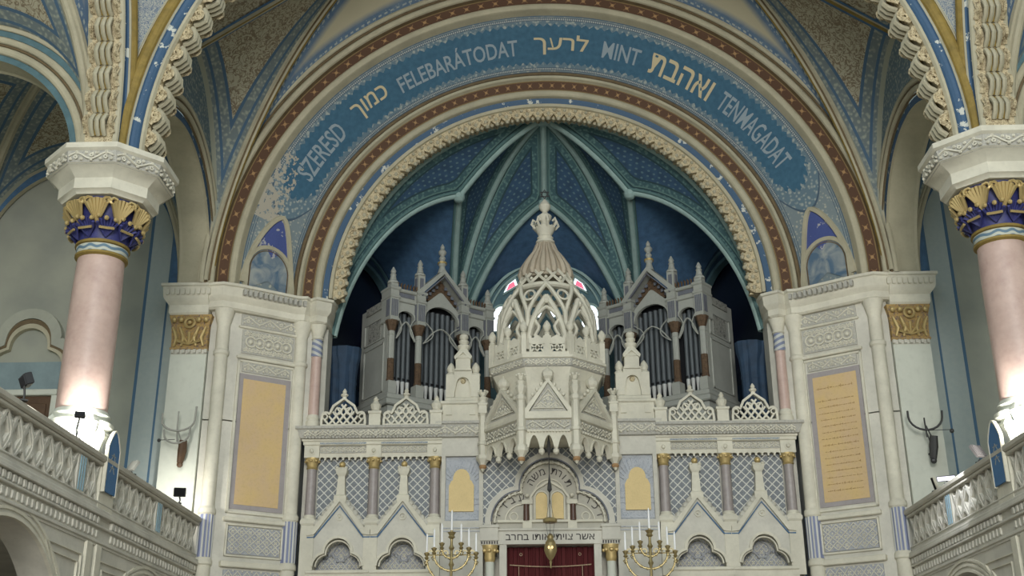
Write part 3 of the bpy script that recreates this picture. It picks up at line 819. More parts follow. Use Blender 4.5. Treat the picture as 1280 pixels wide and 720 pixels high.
# apse walls: thin slabs outside each chord
def chord_wall(fa, fb, name, opening=None):
    a, b = F[fa], F[fb]; d = (b - a); L = d.length; d.normalize(); dn = Vector((d.y, -d.x, 0)).normalized()
    if dn.dot(Vector((0, 27.5, 0)) - (a + b) / 2) > 0: dn = -dn
    def T(s, y, z): p = a + d * s + dn * ((0.25 if fa == 60 else 1.35) + y); return (p.x, p.y, z)
    return T, L
for i, (fa, fb) in enumerate(((0, 60), (60, 120), (120, 180))):
    T, L = chord_wall(fa, fb, '')
    mb = MB(T)
    if i == 1:
        cx_ = L / 2; mb.box(0, L, 0, 0.3, -1.6, 14.2); struct(mb, 'wall_back', 'teal')
        wd = MB(T); g = MB(T)
        def opening(path, mi):
            wd.bar(path, 0.07, -0.06, 0.02, 0, closed=True); g.prism(path, -0.02, -0.005, mi)
        for s_ in (-1, 1):
            opening([(cx_ + s_ * 1.26 - 0.26, 10.95), (cx_ + s_ * 1.26 + 0.26, 10.95)] + circ(cx_ + s_ * 1.26, 11.5, 0.26, 0, pi, 9), 0)
            tr_ = [(cx_ + s_ * x, z) for x, z in ((0.78, 12.36), (1.22, 12.10), (1.10, 12.42), (0.86, 12.60))]
            opening(tr_, 0); c0 = (sum(p[0] for p in tr_) / 4, sum(p[1] for p in tr_) / 4)
            g.prism([(c0[0] + (x - c0[0]) * 0.6, c0[1] + (z - c0[1]) * 0.6) for x, z in tr_], -0.03, -0.02, 1)
            opening(circ(cx_ + s_ * 0.19, 11.50, 0.17, 0, 2 * pi * 11 / 12, 12), 0)
            opening([(cx_ + s_ * 0.5 + x, 11.05 + z) for x, z in ((-0.13, 0), (0.13, 0), (0.0, 0.28))], 0)
        wd.bar(circ(cx_, 11.3, 1.75, 0.1, pi - 0.1, 30), 0.08, -0.10, 0.02, 0); wd.bar(circ(cx_, 11.3, 1.6, 0.1, pi - 0.1, 30), 0.05, -0.08, 0.02, 0)
        wf = struct(wd, 'window_1', 'apse_rib')
        g.build('window_pane', ['daylight', 'red_glass'], wf)
    else:
        s = L / 2; R = 1.7; zt = 10.6
        xs = sorted(set([-0.3, s - R, s + R, L + 0.3] + lin(s - R, s + R, 31)))
        mb.hwall(xs, lambda x: 14.0, lambda x: zt + sqrt(max(0, R * R - (x - s) ** 2)) * 1.1 if abs(x - s) <= R else zt, 0, 0.3, 0)
        mb.hwall(xs, lambda x: zt if abs(x - s) > R - 1e-6 else 8.8, lambda x: -1.6, 0, 0.3, 0)
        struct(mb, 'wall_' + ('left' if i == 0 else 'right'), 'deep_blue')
        wd = MB(T); pth = [(s - R, 8.8)] + [(s + R * cos(t), zt + 1.1 * R * sin(t)) for t in lin(pi, 0, 21)] + [(s + R, 8.8)]
        wd.bar(pth, 0.10, -0.10, 0.1, 0); wd.bar([((x - s) * 1.18 + s, (z - zt) * 1.18 + zt if z > zt else z) for x, z in pth], 0.06, -0.06, 0.02, 0)
        wf = struct(wd, 'window_%d' % (2 if i == 0 else 3), 'teal')
        g = MB(T); g.prism([(s - R, 8.8)] + [(s + R * cos(t), zt + 1.1 * R * sin(t)) for t in lin(pi, 0, 21)] + [(s + R, 8.8)], 0.13, 0.16); g.build('window_pane', 'dark_glass', wf)
# blue clustered responds in the apse corners
def respond(x, y):
    T = lambda a, b, c: (a + x, b + y, c)
    mb = MB(T)
    for dx, dy, r in ((0, 0, 0.2), (0.2, -0.05, 0.12), (-0.18, -0.1, 0.12)):
        mb.lathe([(r, -1.6), (r, 8.1), (r * 1.1, 8.15), (r * 1.0, 8.22), (r * 1.3, 8.6), (r * 1.7, 8.8), (r * 1.8, 8.95), (r * 1.8, 9.05)], (dx, dy), 10)
    return mb
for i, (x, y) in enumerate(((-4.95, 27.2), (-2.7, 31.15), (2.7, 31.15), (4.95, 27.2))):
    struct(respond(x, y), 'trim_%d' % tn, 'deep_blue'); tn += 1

# ================================================================== PILASTERS AND PIERS
def pilaster():
    t = thing('pilaster', 'white plaster pilaster with square gilt capital at left end of left pier', 'pilaster', (-8.1, 24.9, -1.6))
    T = lambda x, y, z: (x + 8.1, y - 24.9, z + 1.6)
    mb = MB(T); mb.box(-8.5, -7.68, 24.92, 25.42, -1.6, 8.35); mb.build('shaft', 'plaster', t)
    mb = MB(T); mb.box(-8.52, -7.66, 24.88, 25.42, 8.34, 8.40, b=0.01)
    mb.rings([[(-8.5 - k, 24.9 - k, z), (-7.68 + k, 24.9 - k, z), (-7.68 + k, 25.42, z), (-8.5 - k, 25.42, z)] for z, k in ((8.40, 0), (8.6, 0.0), (8.95, 0.03), (9.15, 0.08))], 0)
    # acanthus scrolls and rosette
    for px_ in (-8.42, -8.26, -7.92, -7.76):
        mb.tube([(px_, 24.88, 8.42), (px_ * 1 + (0.05 if px_ < -8.1 else -0.05), 24.84, 8.6), (px_, 24.84, 8.75), (px_ + (-0.05 if px_ < -8.1 else 0.05), 24.80, 8.85)], [0.03, 0.045, 0.04, 0.02], 6, 1)
        mb.ball((px_ + (-0.03 if px_ < -8.1 else 0.03), 24.80, 9.02), 0.065, 1, 8)
    mb.tube([(-8.09 + 0.11 * cos(a), 24.80, 8.95 + 0.11 * sin(a)) for a in lin(0, 2 * pi * 11 / 12, 12)], 0.03, 5, 1, closed=True)
    mb.ball((-8.09, 24.80, 8.95), 0.05, 1, 8)
    for a in lin(0.3, pi - 0.3, 5): mb.tube([(-8.09, 24.86, 8.45), (-8.09 + 0.28 * cos(a), 24.82, 8.45 + 0.28 * sin(a))], [0.02, 0.035], 5, 1)
    mb.build('capital', [carved('gilt_carved_ground', (0.45, 0.30, 0.10), (0.10, 0.08, 0.12), 16), 'gold'], t)
    mb = MB(T)
    for i in range(7): mb.box(-8.47 + i * 0.125, -8.41 + i * 0.125, 24.84, 24.92, 8.25, 8.33)
    mb.box(-8.48, -7.70, 24.90, 24.93, 8.24, 8.34)
    mb.build('dentil', 'stone', t)
    mb = MB(T)
    pr = [(9.15, 0.06), (9.2, 0.10), (9.38, 0.10), (9.42, 0.14), (9.50, 0.20), (9.55, 0.22), (9.78, 0.24), (9.80, 0.28), (9.86, 0.28)]
    mb.rings([[(-8.5 - k, 24.9 - k, z), (-7.69, 24.9 - k, z), (-7.69, 25.42, z), (-8.5 - k, 25.42, z)] for z, k in pr], 0)
    for i in range(9): mb.box(-8.66 + i * 0.118, -8.58 + i * 0.118, 24.63, 24.72, 9.58, 9.74, b=0.02)
    mb.build('cornice', 'stone2', t)
    return t
p = pilaster(); mirror(p, 'white plaster pilaster with square gilt capital at right end of right pier', 'pilasters beside the ark piers')

PA, PB = Vector((-7.17, 25.05, 0)), Vector((-5.80, 26.0, 0))
PD = (PB - PA); PL = PD.length; PD.normalize(); PN = Vector((PD.y, -PD.x, 0))    # towards the nave
def pier():
    t = thing('splayed_pier', 'splayed stone pier with plain ochre panel, left of the ark', 'pier', (-7.0, 25.5, -1.6))
    O = Vector((-7.0, 25.5, -1.6))
    T0 = lambda x, y, z: (x - O.x, y - O.y, z - O.z)
    def T(s, y, z):                  # s along the splayed face, y outwards negative
        p_ = PA + PD * s - PN * y; return (p_.x - O.x, p_.y - O.y, z - O.z)
    mb = MB(T0)
    mb.plan([(-7.66, 25.0), (-7.17, 25.05), (-5.80, 26.0), (-5.72, 26.06), (-5.72, 26.9), (-7.66, 26.9)], -1.6, 6.72)
    mb.plan([(-7.66, 25.0), (-7.17, 25.05), (-5.80, 26.0), (-5.62, 26.03), (-5.22, 26.35), (-5.22, 26.9), (-7.66, 26.9)], 6.75, 9.3)
    mb.build('pier_body', 'stone', t)
    # engaged round shafts at both corners with fluted lower length
    for (sx_, sy_) in ((-7.36, 24.98), (-5.78, 26.0)):
        mb = MB(T0); mb.lathe([(0.17, -1.6), (0.17, 3.55), (0.20, 3.58), (0.20, 3.66), (0.165, 3.72)], (sx_, sy_), 14)
        mb.lathe([(0.165, 4.62), (0.19, 4.66), (0.19, 4.74), (0.15, 4.8), (0.15, 8.2), (0.18, 8.24), (0.18, 8.3), (0.15, 8.34), (0.15, 8.95), (0.17, 9.0), (0.24, 9.3)], (sx_, sy_), 14)
        sh = mb.build('corner_shaft', 'stone2', t)
        mb = MB(T0); mb.lathe([(0.165, 3.72), (0.165, 4.62)], (sx_, sy_), 40, flute=0.06, nf=10); mb.build('fluting', 'stripes', sh)
    S0, S1 = 0.24, PL - 0.16
    mb = MB(T)   # frame mouldings
    def fr(a, b, z0, z1, w_, pr):
        mb.box(a, a + w_, -pr, 0.02, z0, z1, b=0.01); mb.box(b - w_, b, -pr, 0.02, z0, z1, b=0.01)
        mb.box(a, b, -pr, 0.02, z1 - w_, z1, b=0.01); mb.box(a, b, -pr, 0.02, z0, z0 + w_, b=0.01)
    fr(S0 - 0.06, S1 + 0.06, 4.70, 8.18, 0.05, 0.05)
    mb.box(S0 - 0.1, S1 + 0.1, -0.09, 0.02, 8.2, 8.28, b=0.02); mb.box(S0 - 0.1, S1 + 0.1, -0.07, 0.02, 8.93, 8.99, b=0.02)
    mb.box(S0 - 0.1, S1 + 0.1, -0.10, 0.02, 4.52, 4.62, b=0.02); mb.box(S0 - 0.1, S1 + 0.1, -0.12, 0.02, 3.55, 3.68, b=0.02)
    fr(S0 - 0.02, S1 + 0.02, 3.78, 4.48, 0.04, 0.05); mb.build('moulding', 'stone2', t)
    mb = MB(T); mb.box(S0 + 0.02, S1 - 0.02, -0.025, 0.02, 4.80, 7.86); mb.build('panel_border', 'mauve', t)
    mb = MB(T); mb.box(S0 + 0.11, S1 - 0.14, -0.035, 0.0, 4.90, 7.74); mb.build('ochre_panel', 'gold_panel', t)
    for z0, z1, a, b, m_ in ((7.90, 8.14, S0 + 0.05, S1 - 0.05, 'carved_fine'), (8.34, 8.90, S0, S1, 'carved'), (3.84, 4.42, S0 + 0.04, S1 - 0.04, 'carved_blue'), (9.0, 9.27, S0 - 0.05, S1 + 0.05, 'carved_fine'), (2.7, 3.5, S0, S1, 'carved_blue')):
        mb = MB(T); mb.box(a, b, -0.035, 0.02, z0, z1)
        if z0 in (7.90, 9.0): relief(mb, a + 0.03, b - 0.03, z0 + 0.03, z1 - 0.03, -0.045, 0.017, 1)
        if z0 in (3.84, 2.7): rosettes(mb, a, b, z0 + 0.02, z1 - 0.02, -0.035, 6, 3, 1)
        if z0 == 8.34:
            relief(mb, a + 0.04, b - 0.04, 8.38, 8.48, -0.04, 0.015, 1); relief(mb, a + 0.04, b - 0.04, 8.76, 8.87, -0.04, 0.015, 1)
            for q in lin(a + 0.2, b - 0.2, 5): mb.bar(circ(q, 8.62, 0.12, 0, 2 * pi * 15 / 16, 16), 0.03, -0.07, -0.03, 1, closed=True); mb.ball((q, -0.04, 8.62), 0.06, 1, 8)
        if z0 in (3.84, 2.7):
            n_ = 5
            pass
        mb.build('carved_panel', [m_, 'stone2'], t)
    # cornice wrapping the splay
    mb = MB(T0)
    base = [(-7.70, 24.86), (-7.36, 24.80), (-7.12, 24.93), (-5.92, 25.78), (-5.72, 25.80), (-5.60, 25.98), (-5.40, 25.86), (-5.24, 25.98), (-5.22, 26.3)]
    def off(k):
        out = []
        for i, (x, y) in enumerate(base):
            a_ = Vector(base[max(i - 1, 0)]); b_ = Vector(base[min(i + 1, len(base) - 1)]); d = (b_ - a_).normalized()
            out.append((x + d.y * k * 0.9, y - d.x * k * 0.9))
        return out
    def ring(z, k): return [(x, y, z) for x, y in off(k)] + [(-5.22, 26.9, z), (-7.66, 26.9, z)]
    mb.rings([ring(z, k) for z, k in ((9.28, 0.0), (9.32, 0.06), (9.46, 0.06), (9.50, 0.10), (9.56, 0.16), (9.58, 0.17), (9.78, 0.19), (9.80, 0.24), (9.86, 0.24))], 0)
    co = mb.build('cornice', 'stone2', t)
    mb = MB(T)
    for q in lin(0.1, PL - 0.1, 13): mb.box(q - 0.035, q + 0.035, -0.40, -0.30, 9.60, 9.76, b=0.02)
    mb.build('leaf_block', 'carved_fine', co)
    # pink colonnette on the ark cornice
    c = (-5.42, 26.12); mb = MB(T0)
    mb.lathe([(0.17, 6.8), (0.17, 6.93), (0.14, 6.98), (0.155, 7.03), (0.125, 7.10)], c, 14)
    mc = MB(T0); mc.lathe([(0.12, 8.92), (0.15, 8.94), (0.13, 9.0), (0.17, 9.14), (0.21, 9.28), (0.21, 9.34)], c, 14)
    co = mb.build('colonnette', 'stone2', t, label='pink marble colonnette standing on the ark cornice')
    mc.build('capital', 'stone2', co)
    mb = MB(T0); mb.lathe([(0.125, 7.10), (0.118, 8.50)], c, 16); mb.build('marble_shaft', 'pink', co)
    mb = MB(T0); mb.lathe([(0.135, 8.50), (0.125, 8.92)], c, 20); mb.build('spiral_band', 'spiral', co)
    return t
p = pier(); p2 = mirror(p, 'splayed stone pier with faintly written ochre panel, right of the ark', 'piers flanking the ark')
# faint writing lines on the right pier's panel
def writing():
    mb = MB(); rnd = random.Random(3)
    def T(s, y, z): p_ = PA + PD * s - PN * y; return (-p_.x, p_.y, z)
    mb = MB(T)
    for i in range(17):
        z = 7.45 - i * 0.145; s = 0.46
        if i == 1: continue
        while s < 1.25:
            l = rnd.uniform(0.02, 0.07); h_ = rnd.uniform(0.015, 0.045) * (1.3 if i == 0 else 0.8)
            mb.box(s, s + l, -0.042, -0.034, z, z + h_ * 0.4); 
            if rnd.random() < 0.6: mb.box(s, s + 0.008, -0.042, -0.034, z - h_ * .5, z + h_)
            s += l + rnd.uniform(0.01, 0.03)
    return mb
wr = writing().build('inscription', stone('faded_ochre_ink', (0.42, 0.27, 0.10), 0.3, 6), None, 0)
for k in list(bpy.data.objects):
    if k.parent == p2 and k.name.startswith('ochre_panel'):
        bpy.context.view_layer.update()
        wr.parent = k; wr.matrix_parent_inverse = k.matrix_world.inverted()

# ================================================================== MARBLE COLUMNS
CX, CY = -8.02, 19.25
def octp(r, z, c=(0, 0), rot=pi / 8, n=8): return [(c[0] + r * cos(rot + 2 * pi * i / n), c[1] + r * sin(rot + 2 * pi * i / n), z) for i in range(n)]
def column():
    t = thing('marble_column', 'tall pink marble column with gilt and blue capital, left of the ark', 'column', (CX, CY, 3.5))
    T = lambda x, y, z: (x, y, z - 3.5)
    mb = MB(T); mb.lathe([(0.43, 5.3), (0.425, 7.5), (0.405, 8.15)], n=40); mb.build('shaft', 'pink', t)
    mb = MB(T); mb.rings([octp(r, z) for r, z in ((0.42, 3.5), (0.42, 4.56), (0.50, 4.62), (0.54, 4.75), (0.58, 4.82), (0.58, 4.92), (0.52, 5.0))], 0)
    mb.lathe([(0.50, 4.98), (0.56, 5.05), (0.56, 5.12), (0.47, 5.18), (0.50, 5.25), (0.44, 5.34)], n=32)
    for i in range(4):
        a = pi / 4 + i * pi / 2; mb.tube([(0.46 * cos(a), 0.46 * sin(a), 5.22), (0.56 * cos(a), 0.56 * sin(a), 5.05), (0.60 * cos(a), 0.60 * sin(a), 4.88)], [0.03, 0.08, 0.02], 6)
    mb.build('base', 'plaster', t)
    mb = MB(T); mb.lathe([(0.41, 8.12), (0.46, 8.15), (0.46, 8.19), (0.43, 8.20)], n=32); mb.lathe([(0.43, 8.33), (0.48, 8.35), (0.47, 8.40), (0.44, 8.41)], n=32)
    nk = mb.build('necking', 'gold_line', t)
    mb = MB(T); mb.lathe([(0.43, 8.20), (0.45, 8.33)], n=32); mb.build('wave_ring', 'wave', nk)
    # bell with lapis shells and gilt leaves
    mb = MB(T); mb.lathe([(0.42, 8.40), (0.46, 8.6), (0.54, 8.85), (0.62, 9.05), (0.66, 9.16)], n=32); cp = mb.build('capital', 'lapis', t)
    N8 = 10
    for i in range(N8):                        # lower ring of fluted fans
        a = 2 * pi * i / N8 + 0.1; mb = MB(T); e = Vector((cos(a), sin(a), 0)); tt = Vector((-sin(a), cos(a), 0))
        for k in range(7):
            b_ = (k - 3) / 3 * 0.95
            p0 = e * 0.46 + Vector((0, 0, 8.44)); p1 = e * (0.55) + tt * (0.15 * sin(b_)) + Vector((0, 0, 8.44 + 0.20 * cos(b_) + 0.03)); p2 = e * 0.64 + tt * (0.21 * sin(b_)) + Vector((0, 0, 8.46 + 0.30 * cos(b_)))
            mb.tube([p0, p1, p2], [0.015, 0.028, 0.03], 5)
        fn = mb.build('fan_leaf', 'lapis', cp)
        mb = MB(T); mb.tube([e * 0.60 + tt * -0.13 + Vector((0, 0, 8.56)), e * 0.615 + Vector((0, 0, 8.55)), e * 0.60 + tt * 0.13 + Vector((0, 0, 8.56))], 0.026, 5); mb.build('gilt_tie', 'gold', fn)
    for i in range(N8):                        # upper ring of gilt acanthus with curls
        a = 2 * pi * (i + 0.5) / N8 + 0.1; mb = MB(T); e = Vector((cos(a), sin(a), 0)); tt = Vector((-sin(a), cos(a), 0))
        for k in range(7):
            b_ = (k - 3) / 3 * 1.05
            mb.tube([e * 0.54 + Vector((0, 0, 8.66)), e * 0.63 + tt * (0.11 * sin(b_)) + Vector((0, 0, 8.84)), e * 0.73 + tt * (0.21 * sin(b_)) + Vector((0, 0, 8.88 + 0.20 * cos(b_)))], [0.02, 0.034, 0.038], 5)
        for s_ in (-1, 0, 1): mb.ball(tuple(e * 0.66 + tt * (0.13 * s_ + 0.06) + Vector((0, 0, 8.76 - 0.05 * abs(s_)))), 0.045, 0, 6)
        for s_ in (-1, 1):
            cc = e * 0.70 + tt * (s_ * 0.16) + Vector((0, 0, 9.02))
            mb.tube([cc + tt * (0.085 * (1 - q * .6) * cos(7 * q)) + Vector((0, 0, 0.085 * (1 - q * .6) * sin(7 * q))) for q in lin(0, 1, 9)], 0.030, 5)
        mb.build('acanthus_leaf', 'gold', cp)
    mb = MB(T)
    pr = [(0.76, 9.14), (0.80, 9.20), (0.84, 9.22), (0.84, 9.42), (0.88, 9.46), (1.02, 9.60), (1.06, 9.62)]
    mb.rings([octp(r * 1.05, z) for r, z in pr], 0)
    mb.rings([octp(r * 1.05, z) for r, z in ((1.08, 9.84), (1.13, 9.88), (1.13, 9.98))], 0)
    ab = mb.build('abacus', 'stone2', t)
    mb = MB(T); mb.rings([octp(r * 1.05, z) for r, z in ((1.03, 9.60), (1.08, 9.86))], 0)
    for i in range(8):
        a0, a1 = pi / 8 + i * pi / 4, pi / 8 + (i + 1) * pi / 4; r_ = 1.075 * 1.05
        p0, p1 = Vector((r_ * cos(a0), r_ * sin(a0), 0)), Vector((r_ * cos(a1), r_ * sin(a1), 0)); L_ = (p1 - p0).length
        relief(mb, 0.03, L_ - 0.03, 9.64, 9.83, 0, 0.020, 1, lambda s_, y_, z_: ((p0 + (p1 - p0) * (s_ / L_)).x, (p0 + (p1 - p0) * (s_ / L_)).y, z_))
    mb.build('carved_band', ['carved', 'stone2'], ab)
    mb = MB(T); mb.rings([octp(r, z) for r, z in ((0.70, 9.98), (0.70, 10.15))], 0); mb.build('impost', 'plaster', t)
    return t
c = column(); mirror(c, 'tall pink marble column with gilt and blue capital, right of the ark', 'crossing columns')

# ================================================================== GALLERIES
def gallery():
    t = thing('gallery_balustrade', 'carved stone gallery balustrade and arcade along the left side', 'gallery', (-7.5, 18, -1.6))
    T = lambda x, y, z: (x - 0, y, z)
    # local: x = depth behind the face (0 face, positive outwards to the aisle); s = world Y
    def G(s, y, z): return (-y, s - 18, z + 1.6)
    Y0, Y1 = 10.5, 24.78
    mb = MB(G); mb.box(Y0, Y1, -0.06, 0.11, 4.36, 4.42, b=0.015); mb.box(Y0, Y1, -0.10, 0.12, 4.42, 4.54, b=0.03); mb.build('handrail', stone('rail_stone', (0.50, 0.475, 0.40)), t)
    mb = MB(G); mb.box(Y0, Y1, -0.10, 0.10, 3.58, 3.66, b=0.02); mb.box(Y0, Y1, -0.03, 0.10, 3.64, 3.74); mb.box(Y0, Y1, -0.05, 0.10, 3.74, 3.78, b=0.015)
    mb.box(Y0, Y1, 0.06, 0.10, 3.76, 4.38); mb.build('plinth', 'stone', t)
    secs = [(10.6, 14.4), (14.75, 18.1), (18.45, 19.05), (19.72, 22.05), (22.4, 24.74)]
    for a, b in secs:
        mb = MB(G); n_ = max(1, round((b - a) / 0.36)); L = (b - a) / n_
        for q in range(n_):
            c_ = a + (q + 0.5) * L; zb, zt = 3.78, 4.36
            for s_ in (-1, 1):           # ogee net: strands crossing at mid height and at the rails
                mb.bar([(c_ + s_ * L * (0.5 * cos(pi * t_) - 0.0), zb + (zt - zb) * t_) for t_ in lin(0, 1, 9)], 0.05, 0.0, 0.08)
                mb.bar([(c_ + s_ * L * (0.5 - 0.5 * sin(pi * t_)), zb + (zt - zb) * t_) for t_ in lin(0, 1, 9)], 0.045, -0.012, 0.07)
            mb.ball((c_, 0.03, zb + 0.13), 0.055, 0, 6); mb.ball((c_, 0.03, zt - 0.13), 0.05, 0, 6)
        mb.build('tracery_panel', 'stone', t)
    for a, b in ((14.4, 14.75), (18.1, 18.45), (22.05, 22.4)):
        mb = MB(G)
        mb.box(a, b, -0.02, 0.10, 3.78, 4.37)
        mb.build('post', 'stone', t)
        for q in (0.08, 0.175, 0.27):
            mb = MB(G); mb.box(a + q - 0.011, a + q + 0.011, -0.035, -0.015, 3.80, 4.34); mb.build('blue_stripe', 'stripe_blue', t)
    mb = MB(G); mb.box(19.05, 19.72, -0.04, 0.12, 3.66, 4.37, b=0.02); mb.build('pier_block', 'stone2', t)
    mb = MB(G)     # corbel frieze
    mb.box(Y0, Y1, -0.02, 0.2, 3.08, 3.58)
    n_ = int((Y1 - Y0) / 0.17)
    for q in range(n_):
        s_ = Y0 + 0.17 * q + 0.05
        if abs(s_ - 19.4) < 0.18: continue
        mb.box(s_, s_ + 0.085, -0.08, 0, 3.41, 3.53, b=0.015); mb.box(s_ + 0.085, s_ + 0.155, -0.05, 0, 3.20, 3.33, b=0.015)
    mb.box(Y0, Y1, -0.11, 0, 3.54, 3.60, b=0.01); mb.box(Y0, Y1, -0.08, 0, 3.36, 3.40, b=0.01); mb.box(Y0, Y1, -0.05, 0, 3.12, 3.17, b=0.01)
    mb.build('corbel_frieze', 'stone', t)
    # arcade wall
    cs = ((16.1, 2.35), (21.95, 2.25)); zc_ = 0.62
    def bot(x):
        for c_, r in cs:
            if abs(x - c_) < r: return zc_ + sqrt(r * r - (x - c_) ** 2)
        return -1.6
    xs = [Y0]
    for c_, r in cs: xs += [c_ - r - 0.001] + lin(c_ - r + 1e-4, c_ + r - 1e-4, 31) + [c_ + r + 0.001]
    xs += [Y1]
    mb = MB(G); mb.hwall(xs, lambda x: 3.1, bot, 0.0, 0.5)
    mb.build('arcade_wall', 'stone', t)
    for c_, r in cs:
        mb = MB(G)
        for dr, pr in ((0.02, 0.04), (0.12, 0.025), (0.21, 0.03)):
            mb.bar([(c_ - (r + dr), -0.5)] + circ(c_, zc_, r + dr, pi, 0, 31) + [(c_ + r + dr, -0.5)], 0.045, -pr, 0.02)
        mb.build('archivolt', 'stone2', t)
    mb = MB(G)
    for c_, r in cs:
        for s_ in (-1, 1):
            o = c_ + s_ * (r + 0.22); i_ = c_ + s_ * 1.15
            tri_ = [(o, 2.86), (i_, 2.86 if s_ else 2.86), (o, 1.45)]
            for k in (0, 0.13):
                g_ = [(o - s_ * k, 2.86 - k), (i_ + s_ * k * 2.0, 2.86 - k), (o - s_ * k, 1.45 + k * 2.4)]
                mb = MB(G); mb.bar(g_, 0.035, -0.035, 0.01, closed=True); mb.build('spandrel_moulding', 'stone2', t)
    mb = MB(G); mb.box(18.80, 19.02, -0.05, 0, -1.6, 3.1, b=0.015); mb.box(19.22, 19.44, -0.05, 0, -1.6, 3.1, b=0.015); mb.build('buttress', 'stone2', t)
    return t
g = gallery(); mirror(g, 'carved stone gallery balustrade and arcade along the right side', 'side galleries')
for sx in (-1, 1):
    T = (lambda s: (lambda x, y, z: (s * x, y, z)))(sx)
    mb = MB(T); mb.box(8.02, 15.6, 3, 24.85, 3.2, 3.48); struct(mb, 'floor', 'stone')

def plaque(sx):
    t = thing('pointed_plaque', 'narrow pointed blue plaque on the %s gallery front below the column' % ('left' if sx < 0 else 'right'), 'plaque', (sx * 7.455, 19.36, 3.94), 0, 'blue plaques on the gallery fronts')
    T = (lambda s: (lambda x, y, z: (s * (y), x, z)))(sx)
    out = [(-0.27, 0), (-0.27, 0.78)] + [(-0.27 + 0.27 * q, 0.78 + 0.30 * (1 - (1 - q) ** 1.6)) for q in (0.25, 0.5, 0.75, 1)] + [(0.27 - 0.27 * q, 0.78 + 0.30 * (1 - (1 - q) ** 1.6)) for q in (0.75, 0.5, 0.25, 0)] + [(0.27, 0)]
    mb = MB(T); mb.prism([(x * 0.95, z * 0.97 + 0.02) for x, z in out], -0.05, -0.02); b_ = mb.build('board', chip('blue_board_paint', (0.055, 0.17, 0.36), (0.16, 0.28, 0.44), 0.66), t)
    mb = MB(T); mb.bar(out, 0.03, -0.06, 0.0); mb.build('frame', 'stone2', t)
    mb = MB(T)
    for z in (0.62, 0.42): mb.bar([(-0.10, z - 0.06), (0, z + 0.07), (0.10, z - 0.06)], 0.02, -0.056, -0.048); mb.bar([(-0.10, z + 0.03), (0.10, z + 0.03)], 0.015, -0.056, -0.048)
    mb.build('painted_emblem', plain('pale_gold_paint', (0.28, 0.30, 0.28)), b_)
plaque(-1); plaque(1)

# ================================================================== THE ARK
ark = thing('torah_ark', 'wide white carved stone ark wall with gables, niches and gold tablets', 'ark', (0, 26.0, -1.6))
def AT(x, y, z): return (x, y - 26.0, z + 1.6)
def ap(mb, name, mats, parent=None, both=True, smooth=30, **kw):
    o = mb.build(name, mats, parent or ark, smooth, **kw)
    if both: c = copy_tree(o, o.parent); c.scale.x = -1
    return o
YF = 26.0
mb = MB(AT); mb.box(-5.6, -1.5, 26.30, 26.6, 4.36, 6.6); mb.box(-5.6, -1.5, 26.52, 26.6, -1.6, 4.37)
mb.box(-5.6, -2.42, 26.05, 26.53, -1.6, 3.0); ap(mb, 'back_wall', 'stone')
# lattice panels between colonnettes
for a, b in ((-5.25, -4.1), (-3.84, -2.7)):
    mb = MB(AT); mb.box(a, b, 26.24, 26.31, 4.3, 6.1); ap(mb, 'lattice_panel', 'lattice')
# cornice
mb = MB(AT)
def xrings(mb, x0, x1, prof, yb=26.6, endk=(1, 1)):
    mb.rings([[(x0 - k * endk[0], YF - k, z), (x1 + k * endk[1], YF - k, z), (x1 + k * endk[1], yb, z), (x0 - k * endk[0], yb, z)] for z, k in prof], 0)
xrings(mb, -5.55, -2.42, [(6.36, 0.0), (6.38, 0.03), (6.44, 0.03), (6.46, 0.06), (6.50, 0.06)], endk=(1, 0))
ap(mb, 'architrave', 'stone2')
mb = MB(AT); xrings(mb, -5.55, -2.42, [(6.50, 0.04), (6.52, 0.10), (6.70, 0.16), (6.72, 0.20), (6.78, 0.20)], endk=(1, 0))
for q in lin(-5.5, -2.5, 40): mb.box(q - 0.022, q + 0.022, 25.87, 25.93, 6.50, 6.55)
relief(mb, -5.55, -2.45, 6.54, 6.68, 25.85, 0.017, 1)
cn = ap(mb, 'cornice', ['carved', 'stone2'])
mb = MB(AT)
for a, b in ((-5.2, -4.14), (-3.8, -2.74)): mb.box(a, b, 25.97, 26.0, 6.385, 6.425)
ap(mb, 'blue_fillet', 'blue')
# lintel with corbel fringe above each bay
for a, b in ((-5.22, -4.12), (-3.83, -2.72)):
    mb = MB(AT); mb.box(a, b, 26.06, 26.3, 6.20, 6.36); relief(mb, a + 0.03, b - 0.03, 6.22, 6.34, 26.055, 0.013, 1); ln_ = mb.build('lintel_frieze', ['carved_fine', 'stone2'], ark)
    mb2 = MB(AT); n_ = 8
    for q in range(n_):
        c_ = a + (b - a) * (q + 0.5) / n_; w2 = (b - a) / n_
        mb2.hwall([c_ - w2 / 2, c_ - w2 / 2 + 0.02] + lin(c_ - w2 / 2 + 0.021, c_ + w2 / 2 - 0.021, 7) + [c_ + w2 / 2 - 0.02, c_ + w2 / 2], lambda x: 6.20,
                  lambda x: 6.04 if abs(x - c_) > w2 / 2 - 0.0205 else 6.08 + 0.6 * sqrt(max(0, (w2 / 2 - 0.02) ** 2 - (x - c_) ** 2)), 26.08, 26.16)
    mb2.build('corbel_fringe', 'stone2', ln_)
    c = copy_tree(ln_, ark); c.scale.x = -1
